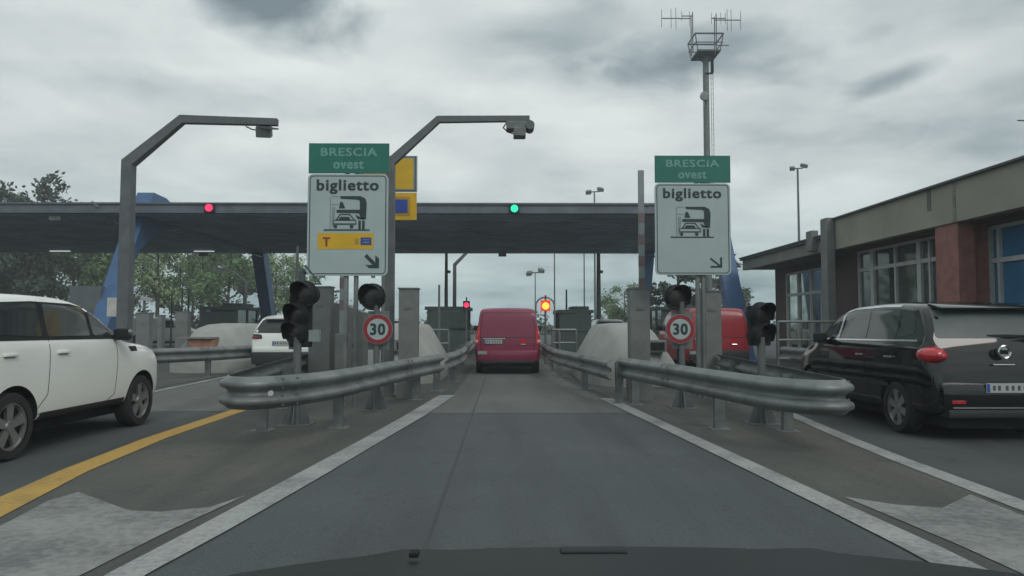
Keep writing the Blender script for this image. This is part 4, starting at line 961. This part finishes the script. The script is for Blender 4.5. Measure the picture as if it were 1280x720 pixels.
def start_car(name, loc, label, cat, sp, paint, axles, r, spokes=5, rimmat=None, group=None, rz=0):
    t = thing(name, loc, label, cat, group, rz)
    vs, fs = car_body(sp); bo = MB().add(vs, fs).build('body', paint, t, 34)
    bvh = BVHTree.FromPolygons([Vector(v) for v in vs], fs)
    hw = max(w_ for _, w_ in sp['width'])
    bo.parent = None; cut_arches(bo, axles, r, hw); bo.parent = t
    for y in axles:
        for s in (-1, 1): wheel(t, s * (hw - 0.125), y, r, s, spokes, rimmat)
    b = MB().box((0, sp['top'][-1][0] / 2, sp['sill'] - 0.05), (hw * 2 - 0.52, sp['top'][-1][0] - 0.16, 0.16)); b.build('underbody', M['black'], t)
    return t, bvh
def mirror(par, x, y, z, s, m_):
    b = MB().box((x + s * 0.11, y, z), (0.20, 0.12, 0.15), bev=0.045); b.build('wing_mirror', m_, par, 50)
    b = MB().box((x + s * 0.02, y + 0.02, z - 0.05), (0.12, 0.05, 0.04)); b.build('mirror_arm', M['trim'], par)

# white compact crossover, left foreground
spW = dict(top=[(0, .70), (.03, 1.0), (.08, 1.26), (.2, 1.55), (.40, 1.66), (1.2, 1.705), (1.75, 1.695), (2.1, 1.64), (2.95, 1.20), (3.1, 1.165), (3.7, 1.09), (3.95, .99), (4.08, .84), (4.14, .60)],
           width=[(0, .78), (.08, .86), (.3, .90), (1.5, .90), (3.3, .90), (3.75, .86), (4.0, .74), (4.14, .52)], belt=1.19, tumble=0.30, sill=0.33)
wx, wy = -5.85, 6.62
cw, bv = start_car('parked_car', (wx, wy, 0), 'white compact crossover with dark windows, cut off by the left picture edge', 'car', spW, M['paint_white'], (0.74, 3.31), 0.345, 5, None)
tag(cw, group='vehicles queueing at the toll'); 
M['rim_two'] = M['rim']
for s in (1, -1):
    decal(bv, [(0.22, 1.225), (0.24, 1.40), (0.42, 1.585), (1.2, 1.625), (1.9, 1.615), (2.18, 1.575), (2.55, 1.40), (2.95, 1.205)], 'x', s, 0.003, 'black_surround', M['black'], cw, 0.03, 8)
    decal(bv, [(2.12, 1.24), (2.12, 1.575), (1.36, 1.60), (1.32, 1.24)], 'x', s, 0.007, 'window', M['glass_mid'], cw, 0.03)
    decal(bv, [(1.22, 1.24), (1.26, 1.60), (0.62, 1.585), (0.50, 1.27)], 'x', s, 0.007, 'window', M['glass'], cw, 0.05)
    decal(bv, [(2.19, 1.24), (2.19, 1.54), (2.36, 1.46), (2.78, 1.24)], 'x', s, 0.007, 'window', M['glass_mid'], cw, 0.03)
    decal(bv, [(0.46, 1.30), (0.56, 1.56), (0.42, 1.54), (0.30, 1.38)], 'x', s, 0.007, 'window', M['glass'], cw, 0.04)
    seam(bv, [(1.30, 1.64), (1.30, 1.2), (1.27, 0.62), (1.05, 0.42)], s, 'door_seam', cw)
    seam(bv, [(2.62, 1.22), (2.66, 0.95), (2.62, 0.5), (2.45, 0.42)], s, 'door_seam', cw)
    seam(bv, [(1.05, .42), (2.5, .42)], s, 'door_seam', cw, 0.008)
    seam(bv, [(0.30, 1.225), (2.90, 1.205)], s, 'window_trim', cw, 0.03, M['black'], 0.006)
    decal(bv, [(1.18, .345), (2.88, .345), (2.88, .43), (1.18, .43)], 'x', s, 0.006, 'sill_panel', M['trim'], cw, 0.02)
    for yh in (1.42, 0.55):
        b = MB().box((s * 0.905, yh + 0.10, 1.065), (0.035, 0.20, 0.028), bev=0.01); b.build('door_handle', M['paint_white'], cw, 40)
        decal(bv, [(yh + .02, 1.035), (yh + .18, 1.035), (yh + .18, 1.07), (yh + .02, 1.07)], 'x', s, 0.002, 'handle_recess', M['sign_grey'], cw, 0.015, 2)
    decal(bv, [(3.02, 1.02), (3.20, 1.02), (3.22, 1.085), (2.98, 1.085)], 'x', s, 0.004, 'side_vent', M['black'], cw, 0.01, 2)
    decal(bv, [(3.86, .78), (4.02, .72), (4.0, .92), (3.80, .98)], 'x', s, 0.006, 'headlight', M['tail_clear'], cw, 0.03, 3)
    mirror(cw, s * 0.86, 2.62, 1.25, s, M['black'])
    b = MB().box((s * (0.86 + 0.165), 2.64, 1.27), (0.1, 0.13, 0.10), bev=0.04); b.build('mirror_cap', M['chrome'], cw, 50)
decal(bv, [(-.66, 1.24), (.66, 1.24), (.56, 1.60), (-.56, 1.60)], 'y', 1, 0.004, 'windscreen', M['glass_mid'], cw, 0.05)
decal(bv, [(-.58, 1.18), (.58, 1.18), (.5, 1.55), (-.5, 1.55)], 'y', -1, 0.004, 'rear_screen', M['glass'], cw, 0.05)
b = MB().box((0, .0, .45), (1.45, .14, .22), bev=0.04); b.build('bumper', M['trim'], cw)
for s in (-1, 1): decal(bv, [(s * .62, .98), (s * .78, .98), (s * .70, 1.45), (s * .60, 1.45)], 'y', -1, 0.006, 'tail_light', M['tail_red'], cw, 0.03, 3)
0 and MB(); 0 and [b.tube([(s * .60, .5, 1.70), (s * .60, .6, 1.74), (s * .60, 1.6, 1.75), (s * .60, 1.75, 1.70)], 0.014) for s in (-1, 1)]

# black hatchback, right foreground
spB = dict(top=[(0, .62), (.02, .88), (.06, 1.08), (.16, 1.30), (.32, 1.52), (.50, 1.63), (1.3, 1.675), (2.1, 1.65), (2.45, 1.58), (3.20, 1.16), (3.4, 1.10), (3.9, .98), (4.08, .84), (4.15, .58)],
           width=[(0, .74), (.06, .83), (.2, .885), (.8, .892), (3.3, .885), (3.75, .84), (4.0, .72), (4.15, .48)], belt=1.13, tumble=0.31, sill=0.28)
cbk, bv = start_car('parked_car', (5.85, 8.45, 0), 'black hatchback with red oval tail lights and silver badge at right edge', 'car', spB, M['paint_black'], (0.76, 3.37), 0.325, 6, None)
tag(cbk, group='vehicles queueing at the toll')
for s in (1, -1):
    decal(bv, [(2.30, 1.18), (2.26, 1.52), (1.62, 1.57), (1.56, 1.18)], 'x', s, 0.004, 'window', M['glass_mid'], cbk, 0.05)
    decal(bv, [(1.48, 1.18), (1.54, 1.57), (0.86, 1.56), (0.80, 1.18)], 'x', s, 0.004, 'window', M['glass_mid'], cbk, 0.05)
    decal(bv, [(0.74, 1.20), (0.80, 1.55), (0.50, 1.50), (0.40, 1.26)], 'x', s, 0.004, 'window', M['glass'], cbk, 0.06)
    decal(bv, [(2.50, 1.18), (2.48, 1.48), (3.0, 1.20)], 'x', s, 0.004, 'window', M['glass_mid'], cbk, 0.03)
    seam(bv, [(2.38, 1.16), (2.36, 1.56)], s, 'pillar_trim', cbk, 0.06, M['chrome'], 0.006)
    seam(bv, [(0.3, 1.175), (3.0, 1.145)], s, 'window_trim', cbk, 0.022, M['chrome'], 0.006)
    seam(bv, [(0.9, 1.612), (1.3, 1.62), (2.1, 1.60), (2.45, 1.535), (3.1, 1.19)], s, 'roof_trim', cbk, 0.03, M['chrome'], 0.006)
    seam(bv, [(0.9, .60), (3.0, .62)], s, 'rubbing_strip', cbk, 0.05, M['trim'], 0.008)
    seam(bv, [(1.5, 1.15), (1.5, .6), (1.38, .38)], s, 'door_seam', cbk); seam(bv, [(2.6, 1.15), (2.66, .8), (2.55, .38)], s, 'door_seam', cbk)
    for yh in (1.62, 0.86):
        b = MB().box((s * 0.90, yh, .96), (0.035, 0.18, 0.028), bev=0.01); b.build('door_handle', M['chrome'], cbk, 40)
    mirror(cbk, s * 0.85, 2.72, 1.17, s, M['black'])
    for nm_, c_, rr_, m_ in (('tail_light', (.765, .135, 1.01), (.15, .20, .105), M['tail_red']), ('reversing_lens', (.74, .02, 1.0), (.085, .10, .06), mat('pink_lens', (0.45, 0.03, 0.05), 0.2))):
        b = MB(); nu, nv = 20, 12; vs = []
        for a_ in range(nv + 1):
            for k_ in range(nu):
                f_ = math.pi * a_ / nv; g_ = 2 * math.pi * k_ / nu; vs.append((s * c_[0] + rr_[0] * math.sin(f_) * math.cos(g_), c_[1] + rr_[1] * math.sin(f_) * math.sin(g_), c_[2] + rr_[2] * math.cos(f_)))
        b.add(vs, [(a_ * nu + k_, a_ * nu + (k_ + 1) % nu, (a_ + 1) * nu + (k_ + 1) % nu, (a_ + 1) * nu + k_) for a_ in range(nv) for k_ in range(nu)]); b.build(nm_, m_, cbk, 60)
    decal(bv, [(3.9, .72), (4.05, .70), (4.02, .84), (3.84, .88)], 'x', s, 0.006, 'headlight', M['tail_clear'], cbk, 0.03, 3)
decal(bv, [(-.72, 1.21), (.72, 1.21), (.64, 1.55), (-.64, 1.55)], 'y', -1, 0.004, 'rear_screen', M['glass_rear'], cbk, 0.06)
decal(bv, [(-.62, 1.22), (.62, 1.22), (.56, 1.55), (-.56, 1.55)], 'y', 1, 0.004, 'windscreen', M['glass_mid'], cbk, 0.05)
b = MB().tube([(-.10, 0.13, 1.235), (.15, 0.12, 1.225), (.40, 0.11, 1.235)], [0.02, 0.03, 0.012]); b.build('rear_wiper', M['black'], cbk)
b = MB().box((0, .36, 1.595), (1.16, .30, .035), rot=(R(12), 0, 0), bev=0.015); b.build('spoiler', M['paint_black'], cbk, 40)
b = MB(); n = 28; ring = [(0.072 * math.cos(2 * math.pi * i / n), -0.035, 1.05 + 0.072 * math.sin(2 * math.pi * i / n)) for i in range(n + 1)]; b.tube(ring, 0.012, 6)
b.cyl((0, 0.03, 1.05), (0, -0.028, 1.05), 0.06, n=20); b.build('badge', M['chrome'], cbk, 40)
b = MB(); [b.box((x_, -0.034, 1.05), (0.014, 0.008, 0.05)) for x_ in (-.036, -.012, .012, .036)]; b.build('badge_letters', M['black'], cbk)
b = MB().box((0, 0.0, .90), (.26, .05, .02), bev=0.006); b.build('boot_handle', M['chrome'], cbk)
b = MB().box((0, .05, .52), (1.52, .24, .34), bev=0.07); b.build('bumper', M['paint_black'], cbk, 50)
b = MB().box((0, .03, .335), (1.40, .22, .10), bev=0.03); b.build('bumper_skirt', M['trim'], cbk, 50)
b = MB().box((0, -.075, .405), (1.30, .012, .018)); b.build('bumper_trim', M['galv'], cbk)
plate(-0.078, 0.0, .635, cbk)
for s in (-1, 1):
    b = MB().box((s * .58, -.075, .47), (.16, .012, .04), bev=0.004); b.build('reflector', M['tail_red'], cbk)

# vans
spV = dict(top=[(0, .95), (.02, 1.35), (.05, 1.62), (.11, 1.76), (.25, 1.83), (1.2, 1.85), (2.5, 1.84), (2.9, 1.76), (3.65, 1.22), (3.85, 1.14), (4.2, 1.0), (4.33, .84), (4.39, .55)],
           width=[(0, .84), (.05, .885), (.2, .915), (3.5, .915), (4.0, .86), (4.25, .74), (4.39, .55)], belt=1.12, tumble=0.15, sill=0.30)
def van(x, y, label, paint, plate_x=-0.55, group='vehicles queueing at the toll', rz=0, win=False):
    t, bv = start_car('panel_van', (x, y, 0), label, 'van', spV, paint, (0.80, 3.55), 0.33, 6, M['rim_cover'], group, rz)
    for s in (1, -1):
        decal(bv, [(3.02, 1.18), (2.94, 1.64), (2.30, 1.66), (2.26, 1.18)], 'x', s, 0.004, 'window', M['glass_mid'], t, 0.05)
        decal(bv, [(3.50, 1.19), (3.10, 1.18), (3.06, 1.54)], 'x', s, 0.004, 'window', M['glass_mid'], t, 0.03)
        if win: decal(bv, [(2.14, 1.18), (2.18, 1.66), (1.25, 1.66), (1.25, 1.18)], 'x', s, 0.004, 'window', M['tail_clear'], t, 0.05)
        seam(bv, [(2.2, 1.70), (2.2, .5)], s, 'door_seam', t); seam(bv, [(1.1, 1.70), (1.1, .6)], s, 'door_seam', t); seam(bv, [(0.3, 1.02), (1.1, 1.02)], s, 'sliding_rail', t, 0.03)
        mirror(t, s * 0.88, 3.15, 1.26, s, M['black'])
        decal(bv, [(s * .78, .82), (s * .895, .84), (s * .86, 1.20), (s * .81, 1.36), (s * .765, 1.36)], 'y', -1, 0.012, 'tail_light', M['tail_red'], t, 0.03, 3)
        decal(bv, [(s * .82, .88), (s * .90, .89), (s * .90, .96), (s * .82, .95)], 'y', -1, 0.018, 'reversing_lens', M['tail_clear'], t, 0.02, 2)
        seam(bv, [(s * .72, .60), (s * .76, 1.1), (s * .70, 1.70)], -1, 'tailgate_seam', t, 0.012, M['black'], 0.004, 'y')
    seam(bv, [(-.70, 1.70), (.70, 1.70)], -1, 'tailgate_seam', t, 0.012, M['black'], 0.004, 'y')
    seam(bv, [(-.78, 1.02), (.78, 1.02)], -1, 'panel_crease', t, 0.016, M['trim'], 0.004, 'y')
    b = MB().box((0, .02, .52), (1.66, .22, .30), bev=0.06); b.build('bumper', paint if not win else M['trim'], t, 50)
    b = MB().box((0, .02, .36), (1.52, .20, .12), bev=0.04); b.build('bumper_skirt', M['trim'], t, 50)
    b = MB().box((-.70, -.095, .60), (.26, .012, .09), bev=0.005); b.build('reflector', M['sign_grey'], t)
    plate(-0.03, -0.40, .905, t, 0.50, 0.11)
    b = MB().box((-0.38, -0.02, .985), (.6, .05, .03), bev=0.01); b.build('plate_garnish', M['chrome'], t)
    b = MB().cyl((0.42, 0.02, .90), (0.42, -0.03, .90), 0.085, n=20); b.build('badge', M['tail_red'], t, 40)
    b = MB().tube([(0.36, -0.035, .83), (0.5, -0.035, .83)], 0.012); b.build('handle', M['chrome'], t)
    decal(bv, [(-.66, 1.28), (.66, 1.28), (.58, 1.72), (-.58, 1.72)], 'y', 1, 0.004, 'windscreen', M['glass_mid'], t, 0.05)
    return t
van(0.06, 20.0, 'maroon panel van seen from behind in the centre lane', M['paint_red'])
van(5.92, 20.0, 'bright red van in the right lane behind the right 30 sign', M['paint_red2'], win=True)
van(-24.5, 47, 'white van far left beyond the islands', M['paint_white'], rz=R(-80))

# hatchbacks seen from behind
spH = dict(top=[(0, .70), (.03, .98), (.10, 1.18), (.24, 1.42), (.40, 1.58), (.60, 1.635), (1.5, 1.66), (2.2, 1.62), (2.5, 1.55), (3.25, 1.12), (3.5, 1.06), (3.95, .95), (4.15, .82), (4.22, .55)],
           width=[(0, .76), (.06, .85), (.25, .905), (3.4, .905), (3.8, .85), (4.1, .72), (4.22, .5)], belt=1.06, tumble=0.33, sill=0.30)
def hatch(x, y, label, first=None):
    if first: 
        c = copy_tree(first); c.location = (x, y, 0); return relabel(c, label)
    t, bv = start_car('parked_car', (x, y, 0), label, 'car', spH, M['paint_white'], (0.8, 3.40), 0.34, 6, None, 'vehicles queueing at the toll')
    for s in (1, -1):
        decal(bv, [(2.30, 1.12), (2.26, 1.48), (1.60, 1.54), (1.54, 1.12)], 'x', s, 0.004, 'window', M['glass'], t, 0.05)
        decal(bv, [(1.46, 1.12), (1.52, 1.54), (0.80, 1.50), (0.60, 1.16)], 'x', s, 0.004, 'window', M['glass'], t, 0.05)
        mirror(t, s * 0.87, 2.75, 1.10, s, M['black'])
        decal(bv, [(s * .55, .98), (s * .58, 1.10), (s * .86, 1.12), (s * .88, .98)], 'y', -1, 0.015, 'tail_light', M['lens'], t, 0.04, 3)
        b = MB().box((s * .72, .03, 1.03), (.14, .10, .035)); b.build('lamp_strip', M['tail_red'], t)
        decal(bv, [(3.9, .72), (4.10, .70), (4.05, .84), (3.84, .88)], 'x', s, 0.006, 'headlight', M['tail_clear'], t, 0.03, 3)
    decal(bv, [(-.80, 1.14), (.80, 1.14), (.62, 1.52), (-.62, 1.52)], 'y', -1, 0.004, 'rear_screen', M['glass'], t, 0.06)
    decal(bv, [(-.62, 1.18), (.62, 1.18), (.56, 1.52), (-.56, 1.52)], 'y', 1, 0.004, 'windscreen', M['glass_mid'], t, 0.05)
    b = MB().box((0, .34, 1.57), (1.10, .32, .04), rot=(R(8), 0, 0), bev=0.015); b.build('spoiler', M['paint_white'], t, 40)
    b = MB().box((0, .05, .68), (1.60, .18, .16), bev=0.05); b.build('bumper', M['paint_white'], t, 50)
    b = MB().box((0, .02, .45), (1.64, .24, .34), bev=0.06); b.build('bumper_skirt', M['trim'], t, 50)
    plate(-0.01, 0.0, .86, t, 0.52, 0.13); return t
h1 = hatch(-6.18, 20.0, 'white hatchback seen from behind, left of the three-lamp signal')
hatch(5.3, 36, 'far white car beyond the right bullnose', h1)
hatch(-5.2, 31, 'far white car glimpsed behind the left 30 sign', h1)

# the car carrying the camera: bonnet and cowl
oc = thing('camera_car', (0.25, 1.6, 0), 'dark bonnet of the car the picture is taken from, along the bottom edge', 'car')
b = MB(); ny, nx = 22, 33; vs = []
for j in range(ny):
    for i in range(nx):
        u_ = -1 + 2 * i / (nx - 1); au = abs(u_); yf = 1.90 - 0.36 * au ** 2.3; v_ = j / (ny - 3)
        y = 0.72 + min(v_, 1) * (yf - 0.72) + (0.03 if j == ny - 2 else 0.045 if j == ny - 1 else 0)
        z = 0.975 - 0.05 * (y - 0.55) - 0.062 * (y - 0.55) ** 2 - 0.03 * au ** 3 - (0.02 if j == ny - 2 else 0.10 if j == ny - 1 else 0)
        z += 0.010 * math.exp(-((au - 0.55) / 0.06) ** 2)
        vs.append((u_ * 0.90, y - 1.6, z))
b.add(vs, [(j * nx + i, j * nx + i + 1, (j + 1) * nx + i + 1, (j + 1) * nx + i) for j in range(ny - 1) for i in range(nx - 1)])
b.build('bonnet', M['paint_own'], oc, 60)
b = MB(); vs = []; prof_ = [(0.0, 0.78), (0.03, 0.66), (0.05, 0.5), (0.02, 0.26), (-0.2, 0.24), (-0.2, 0.72)]
for i in range(nx):
    u_ = -1 + 2 * i / (nx - 1); yf = 1.90 - 0.36 * abs(u_) ** 2.3
    vs += [(u_ * 0.88, yf - 1.6 + a, z - 0.02 * abs(u_)) for a, z in prof_]
n = len(prof_); b.add(vs, [(i * n + k_, i * n + (k_ + 1) % n, (i + 1) * n + (k_ + 1) % n, (i + 1) * n + k_) for i in range(nx - 1) for k_ in range(n)])
b.build('front_bumper', M['paint_own'], oc, 50)
for s in (-1, 1):
    b = MB().prism([(-0.88, 0.30), (-0.05, 0.30), (-0.05, 0.80), (-0.88, 0.88)], 0, s * 0.84, s * 0.885); b.build('wing', M['paint_own'], oc, 50)
b = MB().box((0, -0.95, 1.02), (1.6, 0.22, 0.16), bev=0.05); b.build('cowl', M['black'], oc, 50)
pw = P(742, 684, 1.75); pv = P(518, 685, 1.6)
b = MB().box((pw.x - 0.25, 0.15, pw.z - 0.012), (0.16, 0.05, 0.018), bev=0.008); b.build('wiper_tip', M['paint_own'], oc, 50); b = MB(); b.box((pv.x - 0.25, 0.0, pv.z - 0.012), (0.022, 0.03, 0.012), bev=0.005); b.build('washer_nozzle', M['black'], oc, 50)

# ------------------------------------------------------------------ trees
def tree_mesh(h, cr, seed, leafm, n_leaf=5200, ls=0.26, trunk_h=0.28, sparse=1.0, conifer=False):
    rn = random.Random(seed); b = MB(); tips = []
    lean = rn.uniform(-.4, .4)
    tr = [Vector((lean * t * t + rn.uniform(-.08, .08) * t * h * .1, rn.uniform(-.1, .1) * t, h * t * 0.9)) for t in np.linspace(0, 1, 8)]
    r0 = 0.022 * h
    b.tube(tr, [r0 * (1 - 0.85 * i / 7) for i in range(8)], 7)
    nb = 16 if not conifer else 34
    for i in range(nb):
        t = rn.uniform(trunk_h, 0.93); k_ = t * 7; i0 = int(k_); p_ = tr[i0].lerp(tr[min(7, i0 + 1)], k_ - i0)
        a = rn.uniform(0, 2 * math.pi)
        if conifer: L = cr * (1.05 - t) * rn.uniform(.8, 1.1) + .3; up = rn.uniform(-.15, .15)
        else: L = cr * rn.uniform(.55, 1.0) * (1 - abs(t - .55) * .9); up = rn.uniform(.25, .9)
        d = Vector((math.cos(a), math.sin(a), up)).normalized(); bend = Vector((rn.uniform(-.2, .2), rn.uniform(-.2, .2), .15 if not conifer else -.1))
        q = [p_ + d * L * s_ + bend * L * s_ * s_ for s_ in (0, .35, .7, 1)]
        rb = r0 * (1 - t) * .6 + .02; b.tube(q, [rb, rb * .7, rb * .45, rb * .2], 5)
        tips += [(q[3], L * .34), (q[2], L * .30)] + ([(q[1], L * .25)] if conifer or rn.random() < .5 else [])
        for _ in range(3):
            s_ = rn.uniform(.4, .95); o = p_ + d * L * s_ + bend * L * s_ * s_; d2 = (d + Vector((rn.uniform(-1, 1), rn.uniform(-1, 1), rn.uniform(-.3, .8))) * .8).normalized(); e_ = o + d2 * L * rn.uniform(.3, .5)
            b.tube([o, o.lerp(e_, .5) + Vector((0, 0, .05)), e_], [rb * .35, rb * .25, rb * .1], 4); tips.append((e_, L * .24))
    bark = b
    lf = MB(); vs = []; fs = []
    per = int(n_leaf / len(tips))
    for c, rad in tips:
        rad = max(rad, .45) * rn.uniform(.7, 1.2); m_ = int(per * rn.uniform(.4, 1.5) * sparse)
        for _ in range(m_):
            v = Vector((rn.gauss(0, 1), rn.gauss(0, 1), rn.gauss(0, .75 if not conifer else .35))) * rad * .55 + c
            if v.z < 0.4: continue
            n_ = Vector((rn.gauss(0, 1), rn.gauss(0, 1), rn.gauss(0, 1) + .5)).normalized(); u_ = n_.orthogonal().normalized(); u_.rotate(Matrix.Rotation(rn.uniform(0, 6.28), 3, n_)); w_ = n_.cross(u_)
            s_ = ls * rn.uniform(.6, 1.4); o = len(vs)
            vs += [v + u_ * s_, v + w_ * s_ * .5, v - u_ * s_ * .8, v - w_ * s_ * .55]; fs.append((o, o + 1, o + 2, o + 3))
    lf.add(vs, fs)
    return bark, lf
protos = {}
def make_tree(kind, x, y, label, rz=0, s=1.0, name='tree', group='trees behind the toll plaza', **kw):
    t = thing(name, (x, y, 0), label, 'tree', group, rz); t.scale = (s, s, s)
    if kind not in protos:
        bk, lf = tree_mesh(**kw); a = bk.build('trunk', M['bark'], t, 60)
        me = bpy.data.meshes.new('crown'); me.from_pydata(lf.v, [], lf.f); me.materials.append(kw['leafm']); c = bpy.data.objects.new('crown', me); COL.objects.link(c); c.parent = t
        protos[kind] = (a, c)
    else:
        for o in protos[kind]:
            c = o.copy(); COL.objects.link(c); c.parent = t
    return t
KA = dict(h=12, cr=4.6, seed=1, leafm=M['leaf_a'], n_leaf=5200, ls=0.22)
KB = dict(h=12.5, cr=4.8, seed=2, leafm=M['leaf_b'], n_leaf=7500, ls=0.24, trunk_h=.15)
KC = dict(h=11, cr=4.2, seed=5, leafm=M['leaf_c'], n_leaf=3600, ls=0.17)
KD = dict(h=6, cr=2.6, seed=9, leafm=M['leaf_a'], n_leaf=3800, ls=0.11)
KE = dict(h=9, cr=3.2, seed=11, leafm=M['leaf_b'], n_leaf=7000, ls=0.17, trunk_h=.1, conifer=True)
def tx(px, Y): return P(px, 400, Y).x
rows = [('B', 0, 66, 1.0, 0), ('B2', 34, 63, 1.04, 1.0), ('C', 62, 74, 1.0, 2), ('A', 92, 68, 0.95, .5), ('B', 118, 80, 0.9, 3), ('A', 140, 72, 0.9, 2.2), ('C', 196, 66, 0.95, 1.1), ('A', 222, 78, 0.9, 4), ('C', 252, 72, 0.9, 5.1),
        ('A', 284, 70, 0.82, 3.3), ('B', 305, 84, 0.8, 4.4), ('C', 344, 74, 0.8, .2), ('A', 366, 82, 0.75, 1.9), ('C', 165, 84, 1.0, 2.9), ('B', 240, 88, 0.8, 0.7), ('A', -40, 64, 1, 0)]
lab = {'A': 'mid green leafy tree', 'B': 'dense dark tree', 'B2': 'tallest dark tree', 'C': 'pale sparse spring tree', }
where = ['at the far left edge beneath the canopy', 'whose crown rises above the canopy at the left edge', 'beneath the canopy right of the tallest tree', 'above the white crossover roof', 'behind the grey cabin',
         'just left of the blue frame leg', 'just right of the left cranked mast', 'behind the white far van', 'above the orange-panelled bullnose', 'left of the rear blue leg', 'far back beside the rear blue leg', 'between rear blue leg and left sign',
         'partly behind the left sign edge', 'far back behind the blue frame leg', 'far back behind the distant cranked mast', 'outside the left edge']
KW = dict(A=KA, B=KB, B2=dict(KB, h=13.6, seed=21, cr=4.6), C=KC)
for (kd, px, Y, s, rz), wh in zip(rows, where):
    make_tree(kd, tx(px, Y), Y, lab[kd] + ' ' + wh, rz, s, **KW[kd])
make_tree('D', tx(781, 70), 70, 'small sparse tree just left of the right grey column', 0, 0.9, **KD)
make_tree('D', tx(762, 78), 78, 'smaller thin tree above the far white car', 2, 0.75, **KD)
make_tree('E', tx(848, 52), 52, 'dark conifer behind the right sign posts', 0, 1, name='conifer', **KE)
make_tree('E', tx(900, 60), 60, 'dark conifer behind the bright red van', 2, 1, name='conifer', **KE)
# hedgerow: one mass of foliage
rn = random.Random(4); vs = []; fs = []
def hedge(x0, x1, y, h, n):
    for _ in range(n):
        x = rn.uniform(x0, x1); z = abs(rn.gauss(0, .5)) * h * (0.75 + .35 * math.sin(x * .5) + .2 * math.sin(x * 1.7)); v = Vector((x, y + rn.gauss(0, 1), min(z, h * 1.3)))
        n_ = Vector((rn.gauss(0, 1), rn.gauss(0, 1), rn.gauss(0, 1))).normalized(); u_ = n_.orthogonal().normalized(); w_ = n_.cross(u_); s_ = rn.uniform(.15, .35); o = len(vs)
        vs.extend([v + u_ * s_, v + w_ * s_ * .6, v - u_ * s_, v - w_ * s_ * .6]); fs.append((o, o + 1, o + 2, o + 3))
hedge(-60, -14, 88, 4.2, 9000); hedge(-14, 4, 105, 2.6, 2600); hedge(4, 40, 100, 2.4, 4200)
me = bpy.data.meshes.new('hedgerow'); me.from_pydata(vs, [], fs); me.materials.append(M['leaf_b']); o = bpy.data.objects.new('hedgerow', me); COL.objects.link(o)
tag(o, 'dark band of shrubs and undergrowth along the far edge of the plaza', 'hedge', kind='stuff')

# ------------------------------------------------------------------ haze volume added to lift the dark tones
hz_ = MB().box((0, 44, 14), (150, 130, 30.5)).build('haze', bpy.data.materials.new('haze')); tag(hz_, 'thin haze added over the plaza to lift the dark tones', 'haze', kind='stuff')
m = hz_.data.materials[0]; m.use_nodes = True; m.node_tree.nodes.clear(); o_ = m.node_tree.nodes.new('ShaderNodeOutputMaterial'); v_ = m.node_tree.nodes.new('ShaderNodeVolumePrincipled')
v_.inputs['Color'].default_value = (0.86, 0.93, 0.95, 1); v_.inputs['Density'].default_value = 0.0021; m.node_tree.links.new(v_.outputs[0], o_.inputs['Volume'])
